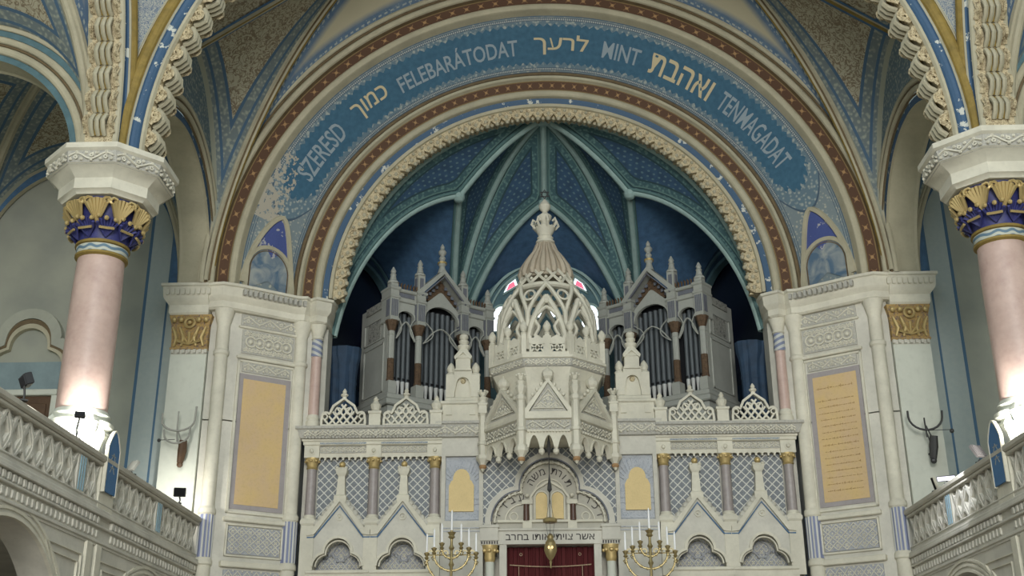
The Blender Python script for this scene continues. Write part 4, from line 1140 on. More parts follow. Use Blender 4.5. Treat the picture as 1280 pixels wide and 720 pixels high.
# colonnettes
for x in (-5.38, -3.97, -2.58):
    mb = MB(AT)
    mb.box(x - 0.17, x + 0.17, 26.0, 26.3, 6.08, 6.37, b=0.01); mb.ball((x, 25.99, 6.23), 0.045)
    mb.bar(circ(x, 6.23, 0.07, 0, 2 * pi * 11 / 12, 12), 0.02, 25.985, 26.01, closed=True)
    cc = mb.build('colonnette', 'stone2', ark); mb = MB(AT)
    mb.rings([[(x - k, 26.14 - k, z), (x + k, 26.14 - k, z), (x + k, 26.30, z), (x - k, 26.30, z)] for z, k in ((3.4, 0.15), (4.30, 0.15), (4.55, 0.14), (4.60, 0.17), (4.66, 0.17), (4.72, 0.13))], 0)
    mb.lathe([(0.13, 4.70), (0.14, 4.75), (0.115, 4.80)], (x, 26.14), 12)
    mb.build('pedestal', 'stone2', cc)
    mb = MB(AT); mb.lathe([(0.115, 4.80), (0.105, 5.84)], (x, 26.14), 16); mb.build('marble_shaft', 'purple_marble', cc)
    mb = MB(AT); mb.lathe([(0.105, 5.83), (0.13, 5.86), (0.11, 5.89), (0.14, 6.0), (0.17, 6.06), (0.17, 6.09)], (x, 26.14), 12)
    for a in lin(pi, 2 * pi, 5): mb.ball((x + 0.15 * cos(a), 26.14 + 0.15 * sin(a), 6.02), 0.035, 0, 6)
    mb.build('gilt_capital', 'gold', cc)
    c = copy_tree(cc, ark); c.scale.x = -1
# gables over the niches
def gable(cx):
    ap_z, ft_z, hw = 5.12, 4.36, 0.60
    top = lambda x: ap_z - (ap_z - ft_z) * min(1, abs(x - cx) / hw)
    tf = trefoil(cx, 3.66, 0.56)
    def botf(x):
        R = 0.56
        if abs(x - cx) >= R: return 3.0
        zs_ = []
        for (x0, z0), (x1, z1) in zip(tf, tf[1:]):
            if (x0 - x) * (x1 - x) <= 0 and x0 != x1: zs_.append(z0 + (z1 - z0) * (x - x0) / (x1 - x0))
        return max(zs_) if zs_ else 3.66
    xs = sorted(set([cx - 0.70, cx - 0.6, cx + 0.6, cx + 0.70, cx - 0.5601, cx + 0.5601] + lin(cx - 0.559, cx + 0.559, 41)))
    mb = MB(AT); mb.hwall(xs, top, botf, 26.02, 26.24); mb.hwall(xs, lambda x: min(top(x), 4.40), botf, 26.24, 26.48)
    gb = mb.build('niche_gable', 'stone', ark)
    mb = MB(AT); mb.bar([(cx - 0.70, ft_z + .03), (cx - 0.58, ft_z + .03), (cx, ap_z + 0.02), (cx + 0.58, ft_z + .03), (cx + 0.70, ft_z + .03)], 0.12, 25.94, 26.05)
    mb.build('coping', 'stone2', gb)
    mb = MB(AT); mb.bar([(cx - 0.70, ft_z - 0.07), (cx - 0.55, ft_z - 0.07), (cx, ap_z - 0.14), (cx + 0.55, ft_z - 0.07), (cx + 0.70, ft_z - 0.07)], 0.03, 25.985, 26.03); mb.build('blue_fillet', 'blue', gb)
    mb = MB(AT); mb.bar(circ(cx, 4.74, 0.07, 0, 2 * pi * 11 / 12, 12), 0.02, 25.99, 26.03, closed=True); mb.ball((cx, 26.02, 4.74), 0.03); mb.build('roundel', 'stone2', gb)
    mb = MB(AT); mb.bar(tf, 0.055, 25.96, 26.05); mb.bar([((x - cx) * 0.89 + cx, (z - 3.66) * 0.89 + 3.66) for x, z in tf], 0.03, 26.06, 26.2)
    mb.build('niche_moulding', 'stone2', gb)
    mb = MB(AT); mb.box(cx - 0.58, cx + 0.58, 26.47, 26.51, 3.0, 4.36); rosettes(mb, cx - 0.5, cx + 0.5, 3.6, 4.3, 26.47, 5, 3, 1)
    for s_ in (-1, 1):
        for a in lin(0.2, 2.9, 6): mb.ball((cx + s_ * 0.22 + 0.16 * cos(a), 26.45, 3.8 + 0.16 * sin(a)), 0.045, 0, 6)
    mb.bar(circ(cx, 4.0, 0.17, 0, 2 * pi * 11 / 12, 12), 0.03, 26.42, 26.47, closed=True)
    mb.build('niche_back', ['carved_blue', 'stone2'], gb)
    mb = MB(AT); mb.box(cx - 0.70, cx + 0.70, 25.96, 26.26, 3.50, 3.58, b=0.02); mb.box(cx - 0.70, cx + 0.70, 26.0, 26.26, 2.9, 3.5); mb.build('niche_sill', 'stone2', gb)
    # crockets and obelisk
    for s_ in (-1, 1):
        mb = MB(AT)
        for q in (0.28, 0.42, 0.56, 0.70, 0.84):
            x = cx + s_ * hw * q; z = top(x) + 0.10
            mb.ball((x, 26.04, z + 0.02), 0.08 if q < 0.8 else 0.095, 0, 8); mb.tube([(x, 26.06, z - 0.05), (x + s_ * 0.03, 26.06, z + 0.06), (x - s_ * 0.03, 26.06, z + 0.12)], [0.05, 0.04, 0.015], 6)
        mb.build('crocket', 'stone', gb)
    mb = MB(AT)
    sq_ = lambda k, z: [(cx - k, 26.10 - k, z), (cx + k, 26.10 - k, z), (cx + k, 26.10 + k, z), (cx - k, 26.10 + k, z)]
    mb.rings([sq_(k, z) for z, k in ((5.06, 0.14), (5.20, 0.14), (5.24, 0.10), (5.30, 0.095), (5.66, 0.075), (5.70, 0.10), (5.74, 0.12), (5.80, 0.13), (5.86, 0.09))], 0)
    for s_ in (-1, 1): mb.ball((cx + s_ * 0.10, 26.0, 5.84), 0.045, 0, 6)
    ob = mb.build('obelisk', 'stone2', gb); mb = MB(AT); mb.ball((cx, 26.08, 5.93), 0.075, 0, 10); mb.build('gilt_bud', 'gold', ob)
    return gb
for cx in (-4.68, -3.27):
    gb = gable(cx); c = copy_tree(gb, ark); c.scale.x = -1
# pierced cresting panels and pinnacles above the cornice
def cresting(cx):
    mb = MB(AT); z0 = 6.78; hw = 0.50; H = 0.62
    out = [(cx - hw, z0 + 0.03), (cx - hw, z0 + 0.14)]
    out += [(cx - 0.40 + 0.09 * cos(t), z0 + 0.24 + 0.09 * sin(t)) for t in lin(pi * 1.1, pi * 0.2, 6)]
    out += [(cx - 0.30, z0 + 0.34), (cx - 0.24, z0 + 0.48), (cx - 0.13, z0 + 0.56), (cx, z0 + 0.66)]
    out += [(2 * cx - x, z) for x, z in reversed(out[:-1])]
    mb.bar(out, 0.055, 25.88, 25.99)
    mb.box(cx - hw - 0.02, cx + hw + 0.02, 25.87, 26.0, z0, z0 + 0.045)
    env = lambda x: z0 + (0.20 if abs(x - cx) > 0.34 else 0.60 - 0.9 * abs(x - cx) * 0.9)
    d = 0.165
    for k in range(-3, 4):      # diagonal lattice
        for s_ in (-1, 1):
            pts = []; x = cx + k * d; z = z0 + 0.04
            path = [(x, z)]
            while abs(x - cx) < 0.46 and z < z0 + 0.62:
                x += s_ * 0.0275; z += 0.034
                if z > env(x): break
                path.append((x, z))
            if len(path) > 2: mb.bar([path[0], path[-1]], 0.042, 25.89, 25.98)
    mb.rings([[(cx + r * cos(a), 25.935 + r * sin(a), z) for a in lin(0, 2 * pi * 7 / 8, 8)] for r, z in ((0.05, z0 + 0.62), (0.05, z0 + 0.70), (0.085, z0 + 0.73), (0.085, z0 + 0.76), (0.04, z0 + 0.79), (0.055, z0 + 0.83), (0.01, z0 + 0.90))], 0)
    for s_ in (-1, 1): mb.bar(circ(cx + s_ * 0.425, z0 + 0.23, 0.06, 0, 2 * pi * 9 / 10, 10), 0.03, 25.88, 25.99, closed=True)
    for s_ in (-1, 1): mb.bar(circ(cx + s_ * 0.12, z0 + 0.36, 0.075, 0, 2 * pi * 9 / 10, 10), 0.028, 25.89, 25.98, closed=True)
    return mb
for cx in (-4.68, -3.25): ap(cresting(cx), 'pierced_cresting', 'stone2')
def pinnacle(cx, y=25.94, s=1.0, z0=6.78):
    mb = MB(AT)
    pr = [(0.13, 0), (0.13, 0.26), (0.15, 0.28), (0.15, 0.33), (0.09, 0.37), (0.12, 0.44), (0.13, 0.50), (0.09, 0.54), (0.05, 0.60), (0.065, 0.63), (0.02, 0.70)]
    mb.rings([[(cx + s * r * k[0], y + s * r * k[1], z0 + s * z) for k in ((-1, -1), (1, -1), (1, 1), (-1, 1))] for r, z in pr[:4]], 0)
    mb.lathe([(s * r, z0 + s * z) for r, z in pr[3:]], (cx, y), 10)
    return mb
for cx in (-3.95, -2.55): ap(pinnacle(cx), 'pinnacle', 'stone2')
# mid blocks with gold tablet and turret
mb = MB(AT); mb.box(-2.42, -1.48, 25.98, 26.6, -1.6, 4.62); mb.box(-2.42, -1.48, 25.98, 26.3, 6.08, 6.5)
mb.box(-2.42, -1.48, 26.12, 26.6, 4.6, 6.1)
mb.box(-2.42, -2.33, 25.98, 26.14, 4.6, 6.1); mb.box(-1.57, -1.48, 25.98, 26.14, 4.6, 6.1)
ap(mb, 'tablet_bay', 'stone')
mb = MB(AT); mb.box(-2.33, -1.57, 26.09, 26.13, 4.62, 6.08)
for a in lin(0.15, pi - 0.15, 13): mb.bar([(-1.95 + 0.28 * cos(a), 5.50 + 0.28 * sin(a)), (-1.95 + 0.42 * cos(a), 5.55 + 0.50 * sin(a))], 0.02, 26.06, 26.10)
ap(mb, 'niche_lining', 'greyblue')
mb = MB(AT); mb.prism([(-2.25, 4.84), (-2.25, 5.42), (-2.20, 5.52), (-2.16, 5.55)] + [(-1.97 + 0.19 * cos(t), 5.58 + 0.22 * sin(t)) for t in lin(pi * 0.95, 0.05 * pi, 8)] + [(-1.78, 5.55), (-1.74, 5.52), (-1.69, 5.42), (-1.69, 4.84)], 26.04, 26.09)
ap(mb, 'gold_tablet', 'tablet')
mb = MB(AT)
for z in (4.66, 5.0, 5.12, 4.45, 4.38): mb.box(-2.40, -1.50, 26.07 if z > 4.6 else 25.96, 26.10 if z > 4.6 else 26.0, z, z + 0.02)
ap(mb, 'string_line', 'greyblue')
mb = MB(AT); mb.rings([[(-2.42 - k, 25.95 - k, z), (-1.48, 25.95 - k, z), (-1.48, 26.6, z), (-2.42 - k, 26.6, z)] for z, k in ((6.50, 0.0), (6.52, 0.04), (6.78, 0.10), (6.80, 0.14), (6.86, 0.14))], 0); relief(mb, -2.46, -1.52, 6.56, 6.76, 25.87, 0.019, 1)
ap(mb, 'carved_band', ['carved', 'stone2'])
mb = MB(AT); mb.box(-2.42, -1.50, 25.95, 26.55, 6.86, 7.30, b=0.01); mb.box(-2.46, -1.46, 25.90, 26.55, 7.28, 7.36, b=0.02)
for x in (-2.27, -1.72): mb.box(x - 0.07, x + 0.07, 25.92, 25.97, 7.02, 7.22, b=0.01)
tb = ap(mb, 'attic_block', 'stone2')
def turret():
    t0 = -1.96; mb = MB(AT)
    mb.box(-2.36, -1.56, 25.98, 26.45, 7.36, 7.46, b=0.02)
    for x in (-2.25, -1.67): mb.box(x - 0.10, x + 0.10, 26.0, 26.4, 7.46, 8.02, b=0.015)
    mb.hwall([-2.17, -2.11] + lin(-2.109, -1.811, 11) + [-1.81, -1.75], lambda x: 8.12, lambda x: 7.46 if abs(x - t0) > 0.15 else 7.80 + sqrt(max(0, 0.15 ** 2 - (x - t0) ** 2)), 26.02, 26.12)
    mb.box(-2.15, -1.77, 26.12, 26.4, 7.46, 8.12)
    mb.box(t0 - 0.17, t0 + 0.17, 26.0, 26.36, 8.10, 8.42, b=0.01); mb.box(t0 - 0.20, t0 + 0.20, 25.98, 26.38, 8.10, 8.15, b=0.01)
    mb.rings([[(t0 - k, 26.18 - k, z), (t0 + k, 26.18 - k, z), (t0 + k, 26.18 + k, z), (t0 - k, 26.18 + k, z)] for z, k in ((8.40, 0.20), (8.44, 0.21), (8.64, 0.09), (8.66, 0.09))], 0)
    for s_ in (-1, 1): mb.bar([(t0, 8.56), (t0 + s_ * 0.19, 8.38)], 0.04, 25.96, 26.02)
    for x in (-2.25, -1.67): mb.lathe([(0.11, 8.02), (0.12, 8.06), (0.07, 8.10), (0.10, 8.18), (0.08, 8.26), (0.02, 8.34)], (x, 26.18), 10)
    mb.lathe([(0.09, 8.63), (0.12, 8.66), (0.15, 8.72), (0.15, 8.76), (0.09, 8.79), (0.12, 8.84), (0.12, 8.88), (0.08, 8.91), (0.11, 8.96), (0.10, 9.02), (0.02, 9.08)], (t0, 26.2), 12)
    return mb
tu = turret().build('turret', 'stone2', ark)
mb = MB(AT); mb.box(-2.08, -1.84, 26.13, 26.16, 7.46, 7.98); mb.ball((-1.96, 26.13, 7.88), 0.07, 0, 10); mb.build('shell_niche', 'ornate', tu)
c = copy_tree(tu, ark); c.scale.x = -1
ap(pinnacle(-1.48, 25.80, 0.7, 7.0), 'small_pinnacle', 'stone2')

# portal under the canopy
mb = MB(AT)
def port_top(x): return 6.3
xs = sorted(set([-1.48, 1.48, -1.3001, 1.3001] + lin(-1.299, 1.299, 61)))
OUT = trefoil(0, 4.60, 1.29, 10, 0.56, 0.53, 0.52)
def tf_z(tf, x, low):
    zs_ = []
    for (x0, z0), (x1, z1) in zip(tf, tf[1:]):
        if (x0 - x) * (x1 - x) <= 0 and x0 != x1: zs_.append(z0 + (z1 - z0) * (x - x0) / (x1 - x0))
    return max(zs_) if zs_ else low
mb.hwall(xs, lambda x: 6.3, lambda x: 4.5 if abs(x) > 1.2995 else tf_z(OUT, x, 4.60), 26.06, 26.3)
ap(mb, 'portal_wall', 'lattice', both=False)
mb = MB(AT); mb.bar([(-1.36, 4.48)] + [(x * 1.06, (z - 4.60) * 1.055 + 4.60) for x, z in OUT] + [(1.36, 4.48)], 0.14, 25.97, 26.12); ap(mb, 'archivolt', 'stone', both=False)
mb = MB(AT); mb.bar([(x * 1.005, (z - 4.60) * 1.005 + 4.60) for x, z in OUT], 0.03, 25.95, 26.0); ap(mb, 'dark_fillet', 'organ_grey', both=False)
mb = MB(AT)
for i, (x, z) in enumerate(trefoil(0, 4.60, 1.22, 8, 0.56, 0.53, 0.52)): mb.ball((x, 26.0, z), 0.042, 0, 6)
mb.bar(trefoil(0, 4.60, 1.22, 8, 0.56, 0.53, 0.52), 0.03, 25.98, 26.08)
ap(mb, 'bead_row', 'stone2', both=False)
mb = MB(AT); mb.hwall(sorted(lin(-1.285, 1.285, 61)), lambda x: tf_z(OUT, x, 4.60) + 0.02, lambda x: 4.13, 26.10, 26.3)
ap(mb, 'tympanum', stone('tympanum_stone', (0.50, 0.48, 0.41)), both=False)
# inner arch and shell reliefs
mb = MB(AT)
mb.bar(circ(0, 5.22, 0.33, pi * 0.9, pi * 0.1, 15), 0.025, 26.06, 26.11)
for s_ in (-1, 1): mb.bar([(s_ * x, z) for x, z in circ(-0.60, 4.60, 0.39, pi * 0.98, pi * 0.52, 12)], 0.03, 26.05, 26.11)
mb.bar([(-0.42, 4.6), (-0.42, 5.15), (-0.30, 5.32), (0, 5.50), (0.30, 5.32), (0.42, 5.15), (0.42, 4.6)], 0.05, 26.03, 26.11)
for s_ in (-1, 1):
    mb.bar(circ(s_ * 0.80, 4.72, 0.09, 0, 2 * pi * 11 / 12, 12), 0.025, 26.07, 26.11, closed=True)
    mb.ball((s_ * 0.50, 26.04, 5.18), 0.05)
    mb.box(s_ * 0.5 - 0.12, s_ * 0.5 + 0.12, 26.0, 26.11, 4.98, 5.08, b=0.01); mb.box(s_ * 0.5 - 0.10, s_ * 0.5 + 0.10, 26.0, 26.11, 4.40, 4.60, b=0.01)
mb.box(-1.16, 1.16, 26.02, 26.11, 4.58, 4.64, b=0.01)
ap(mb, 'relief_moulding', 'stone2', both=False)
for s_ in (-1, 1):
    mb = MB(AT); mb.prism([(s_ * 0.18 - 0.13, 4.66), (s_ * 0.18 + 0.13, 4.66), (s_ * 0.18 + 0.13, 5.08)] + circ(s_ * 0.18, 5.12, 0.13, 0.1, pi - 0.1, 8) + [(s_ * 0.18 - 0.13, 5.08)], 26.04, 26.09)
    ap(mb, 'commandment_tablet', 'tablet', both=False)
    mb = MB(AT); mb.bar([(s_ * 0.18 - 0.15, 4.64), (s_ * 0.18 - 0.15, 5.10)] + circ(s_ * 0.18, 5.12, 0.15, pi, 0, 9) + [(s_ * 0.18 + 0.15, 4.64)], 0.03, 26.02, 26.1); ap(mb, 'tablet_frame', 'stone2', both=False)
    mb = MB(AT); mb.lathe([(0.07, 4.62), (0.06, 4.98)], (s_ * 0.52, 26.04), 12); ap(mb, 'brown_shaft', 'brown_marble', both=False)
# Hebrew verse: letters on the trefoil and the lintel
def letters_on(txt, pts, size, name='inscription'):
    """one glyph per (x, z, angle)"""
    mb = MB(AT)
    for ch, (x, z, a) in zip(txt, pts):
        vs, fs = text_mesh(ch, 1.0, 0.0); vs = [v * size for v in vs]
        if not vs: continue
        if ch == '\u05d3': fs = [(0, 3, 2, 1), (4, 7, 6, 5)]      # two overlapping strokes
        cxm = (min(v.x for v in vs) + max(v.x for v in vs)) / 2; czm = size * 0.27
        out = [(x + (v.x - cxm) * cos(a) - (v.y - czm) * sin(a), 26.085, z + (v.x - cxm) * sin(a) + (v.y - czm) * cos(a)) for v in vs]
        mb.add(out, fs)
    return mb.build(name, 'letter_dark', ark, 0)
top_txt = '\u05d4\u05e9\u05de \u05ea\u05e8\u05d5\u05ea'
TL = [(0.46 * cos(radians(t)), 5.27 + 0.46 * sin(radians(t)), t - 90) for t in (152, 131, 110, 90, 76, 61, 44, 24)]
letters_on(top_txt, [(x, z, radians(a)) for x, z, a in TL], 0.24)
lt = '\u05d9\u05d3\u05d1\u05e2'; rtx = '\u05d5\u05e8\u05db\u05d6'
pl = [(-0.60 + 0.53 * cos(radians(t)), 4.60 + 0.53 * sin(radians(t)), t - 90) for t in (164, 140, 116, 93)]
letters_on(lt, [(x, z, radians(a)) for x, z, a in pl], 0.24); letters_on(rtx, [(-x, z, -radians(a)) for x, z, a in reversed(pl)], 0.24)
verse = '\u05d1\u05e8\u05d7\u05d1 \u05d5\u05ea\u05d5\u05d0 \u05d9\u05ea\u05d9\u05d5\u05e6 \u05e8\u05e9\u05d0'
mb = MB(AT); vs, fs = text_mesh(verse, 1.0); x0 = min(v.x for v in vs); x1 = max(v.x for v in vs)
mb.add([(-0.98 + 1.96 * (v.x - x0) / (x1 - x0), 26.0, 4.19 + v.y * 0.21) for v in vs], fs); mb.build('inscription', 'letter_dark', ark, 0)
# door frame, imposts, curtain
mb = MB(AT); mb.box(-1.20, 1.20, 26.005, 26.3, 4.10, 4.40, b=0.0); mb.box(-1.22, 1.22, 25.96, 26.3, 4.39, 4.44, b=0.01)
mb.box(-1.12, -0.96, 26.03, 26.3, -1.6, 4.10); mb.box(0.96, 1.12, 26.03, 26.3, -1.6, 4.10); ap(mb, 'door_frame', 'stone', both=False)
mb = MB(AT); mb.box(-1.54, -1.14, 25.90, 26.3, 4.16, 4.50, b=0.02); mb.box(-1.56, -1.12, 25.88, 26.3, 4.44, 4.52, b=0.02); mb.box(-1.52, -1.12, 25.93, 26.3, 4.08, 4.17, b=0.01)
ip = mb.build('impost', 'stone', ark)
mb = MB(AT)
for q in lin(-1.50, -1.16, 7): mb.box(q - 0.015, q + 0.015, 25.915, 25.935, 4.10, 4.16)
mb.build('dark_dentil', 'letter_dark', ip)
mb = MB(AT); mb.lathe([(0.10, 3.72), (0.13, 3.80), (0.12, 3.88), (0.18, 4.03), (0.18, 4.08)], (-1.33, 26.05), 12)
for a in lin(pi, 2 * pi, 5): mb.ball((-1.33 + 0.16 * cos(a), 26.05 + 0.16 * sin(a), 3.96), 0.045, 0, 6)
mb.build('gilt_capital', 'gold', ip)
mb = MB(AT); mb.lathe([(0.12, -1.6), (0.12, -1.2), (0.10, -1.1), (0.10, 3.72)], (-1.33, 26.05), 14); mb.build('shaft', 'plaster', ip)
c = copy_tree(ip, ark); c.scale.x = -1
cur = thing('ark_curtain', 'dark red velvet curtain hanging in the ark doorway', 'curtain', (0, 26.4, -1.6))
mb = MB(lambda x, y, z: (x, y - 26.4, z + 1.6))
n_ = 80; rows = []
xs = lin(-0.96, 0.96, n_)
mb.add([(x, 26.38 + 0.03 * sin(x * 38) + 0.012 * sin(x * 91), z) for x in xs for z in (-1.4, 4.09)], [(2 * i, 2 * i + 2, 2 * i + 3, 2 * i + 1) for i in range(n_ - 1)])
mb.build('drape', 'curtain', cur)
mb = MB(lambda x, y, z: (x, y - 26.4, z + 1.6)); mb.tube([(x, 26.30, 3.70 - 0.05 * cos(x * 1.6)) for x in lin(-0.9, 0.9, 20)], 0.012, 5)
for x in (-0.70, 0.70): mb.tube([(x, 26.31, 3.66), (x, 26.31, 2.6)], 0.008, 4); mb.bar(circ(x * .93, 3.92, 0.03, 0, 5.5, 7), 0.01, 26.30, 26.31, closed=True)
mb.build('braid', 'curtain_trim', cur)
mb = MB(AT); mb.box(-1.5, 1.5, 26.55, 26.6, -1.6, 6.9); ap(mb, 'rear_wall', 'stone', both=False)

# ================================================================== CANOPY WITH OPENWORK DOME
can = thing('ark_canopy', 'projecting white canopy with gables and openwork dome above the ark doors', 'canopy', (0, 25.9, 5.6))
def CT(x, y, z): return (x, y - 25.9, z - 5.6)
corners = [(-1.50, 26.0), (-1.48, 25.85), (-0.59, 24.60), (0.59, 24.60), (1.48, 25.85), (1.50, 26.0)]
def face(i):
    a, b = Vector((*corners[i], 0)), Vector((*corners[i + 1], 0)); d = b - a; L = d.length; d.normalize(); n = Vector((d.y, -d.x, 0))
    def T(s, y, z): p_ = a + d * s - n * y; return CT(p_.x, p_.y, z)
    return T, L
def poly(k, z):    # scaled canopy outline
    return [(x * k, 26.0 - (26.0 - y) * k, z) for x, y in corners] + [(1.43 * k, 26.4, z), (-1.43 * k, 26.4, z)]
mb = MB(CT); mb.rings([poly(k, z) for k, z in ((0.96, 6.26), (0.99, 6.28), (0.99, 6.32))], 0)
mb.rings([poly(k, z) for k, z in ((1.0, 6.54), (1.03, 6.56), (1.03, 6.62), (0.98, 6.64))], 0); mb.build('cornice', 'stone2', can)
mb = MB(CT); mb.rings([poly(k, z) for k, z in ((0.975, 6.32), (0.985, 6.54))], 0)
cb = mb.build('carved_frieze', 'carved', can)
for i in (1, 2, 3):
    T, L = face(i)
    # fringe of little hanging arches
    mb = MB(T); n_ = 3; m0 = 0.12; W = (L - 2 * m0) / n_
    for q in range(n_):
        a = m0 + q * W; c_ = a + W / 2; hw_ = W / 2 - 0.035
        xs = [a, a + 0.034] + lin(a + 0.035, a + W - 0.035, 15) + [a + W - 0.034, a + W]
        mb.hwall(xs, lambda x: 6.28, lambda x: 5.92 if abs(x - c_) > hw_ else 5.94 + 0.24 * (1 - (abs(x - c_) / hw_) ** 2.2) + 0.03 * abs(cos(4.7 * (x - c_) / hw_)), 0.02, 0.12)
        mb.bar([(c_ + hw_ * 1.08 * s_, 5.93 + 0.28 * (1 - abs(s_) ** 2.2)) for s_ in lin(-1, 1, 11)], 0.03, -0.01, 0.04)
    for q in range(1, n_): mb.lathe([(0.02, 5.78), (0.06, 5.82), (0.07, 5.87), (0.04, 5.91), (0.055, 5.96)], (m0 + q * W, 0.06), 8)
    mb.box(0, m0, 0.02, 0.12, 6.0, 6.28); mb.box(L - m0, L, 0.02, 0.12, 6.0, 6.28)
    mb.build('hanging_arches', 'stone2', can)
    mb = MB(T)
    for q in lin(0.15, L - 0.15, 14): mb.box(q - 0.018, q + 0.018, -0.05, 0.02, 6.26, 6.31)
    mb.build('dentil_row', 'stone2', can)
    mb = MB(T); relief(mb, 0.14, L - 0.14, 6.34, 6.52, -0.005, 0.014); mb.build('vine_relief', 'stone2', can)
    # gable on each face
    H = 7.42 if i == 2 else 7.38; hw_ = L / 2 - 0.11; c_ = L / 2
    mb = MB(T); mb.prism([(c_ - hw_ + .02, 6.64), (c_ + hw_ - .02, 6.64), (c_, H - 0.05)], 0.04, 0.14); relief(mb, c_ - hw_ * .5, c_ + hw_ * .5, 6.80, 6.94, 0.035, 0.016, 1); relief(mb, c_ - hw_ * .22, c_ + hw_ * .22, 6.95, 7.12, 0.035, 0.016, 1); gb = mb.build('gable', ['carved', 'stone2'], can)
    mb = MB(T); mb.bar([(c_ - hw_, 6.62), (c_ - hw_ + .01, 6.74), (c_, H), (c_ + hw_ - .01, 6.74), (c_ + hw_, 6.62)], 0.10, -0.03, 0.12); mb.box(c_ - hw_, c_ + hw_, -0.02, 0.1, 6.62, 6.72)
    mb.build('coping', 'stone2', gb)
    mb = MB(T); mb.bar([(c_ - hw_ * .66, 6.80), (c_, H - 0.20), (c_ + hw_ * .66, 6.80)], 0.03, 0.0, 0.05, closed=True); mb.build('inner_moulding', 'stone2', gb)
    mb = MB(T)
    for s_ in (-1, 1):
        for q in (0.3, 0.5, 0.7): mb.ball((c_ + s_ * hw_ * q, 0.04, H - (H - 6.86) * q + 0.08), 0.045, 0, 6)
    mb.lathe([(0.09, H), (0.08, H + 0.03), (0.13, H + 0.09), (0.14, H + 0.17), (0.10, H + 0.24), (0.03, H + 0.29), (0.01, H + 0.34)], (c_, 0.05), 8)
    mb.build('gable_finial', 'stone2', gb)
for x, y in corners[1:5]:
    dz = 0.0 if abs(x) < 1 else 0.12
    mb = MB(CT)
    mb.lathe([(0.015, 5.56 + dz), (0.055, 5.62 + dz), (0.05, 5.68 + dz), (0.09, 5.76 + dz), (0.15, 5.84 + dz), (0.14, 5.92 + dz), (0.095, 5.98), (0.095, 6.27), (0.12, 6.29), (0.12, 6.33), (0.095, 6.36), (0.085, 6.95), (0.11, 6.99), (0.11, 7.04), (0.07, 7.10), (0.10, 7.17), (0.12, 7.25), (0.09, 7.31), (0.12, 7.38), (0.05, 7.42), (0.10, 7.50)], (x, y - 0.02), 12, flute=0.05, nf=6)
    for a in lin(0, 2 * pi * 5 / 6, 6): mb.ball((x + 0.09 * cos(a), y - 0.02 + 0.09 * sin(a), 7.53), 0.035, 0, 6)
    po = mb.build('pendant_post', 'stone2', can)
    mb = MB(CT); mb.lathe([(0.06, 5.62 + dz), (0.085, 5.66 + dz), (0.065, 5.71 + dz)], (x, y - 0.02), 10); mb.build('gilt_ring', stone('dull_gilt_ring', (0.42, 0.25, 0.12)), po)
# drum: octagonal bowl, carved ring, pierced parapet
DC = (0.0, 26.05)
def oc(r, z, n=8, rot=pi / 8): return [(DC[0] + r * cos(rot + 2 * pi * i / n), DC[1] + r * sin(rot + 2 * pi * i / n), z) for i in range(n)]
mb = MB(CT); mb.rings([oc(r, z) for r, z in ((1.18, 6.60), (1.18, 7.35), (1.24, 7.60), (1.32, 7.76), (1.34, 7.80))], 0); mb.build('drum', 'stone2', can)
mb = MB(CT); mb.rings([oc(r, z) for r, z in ((1.33, 7.79), (1.37, 7.82), (1.41, 7.95), (1.42, 7.98))], 0)
for i in range(8):
    a0, a1 = pi / 8 + i * pi / 4, pi / 8 + (i + 1) * pi / 4; r_ = 1.40
    p0, p1 = Vector((r_ * cos(a0), DC[1] + r_ * sin(a0), 0)), Vector((r_ * cos(a1), DC[1] + r_ * sin(a1), 0)); L_ = (p1 - p0).length
    relief(mb, 0.03, L_ - 0.03, 7.83, 7.96, 0, 0.015, 1, lambda s_, y_, z_: ((p0 + (p1 - p0) * (s_ / L_)).x, (p0 + (p1 - p0) * (s_ / L_)).y, z_))
mb.build('carved_ring', ['carved', 'stone2'], can)
mb = MB(CT); mb.rings([oc(r, z) for r, z in ((1.41, 7.97), (1.45, 7.99), (1.45, 8.05), (1.38, 8.07))], 0); mb.build('ledge', 'stone2', can)
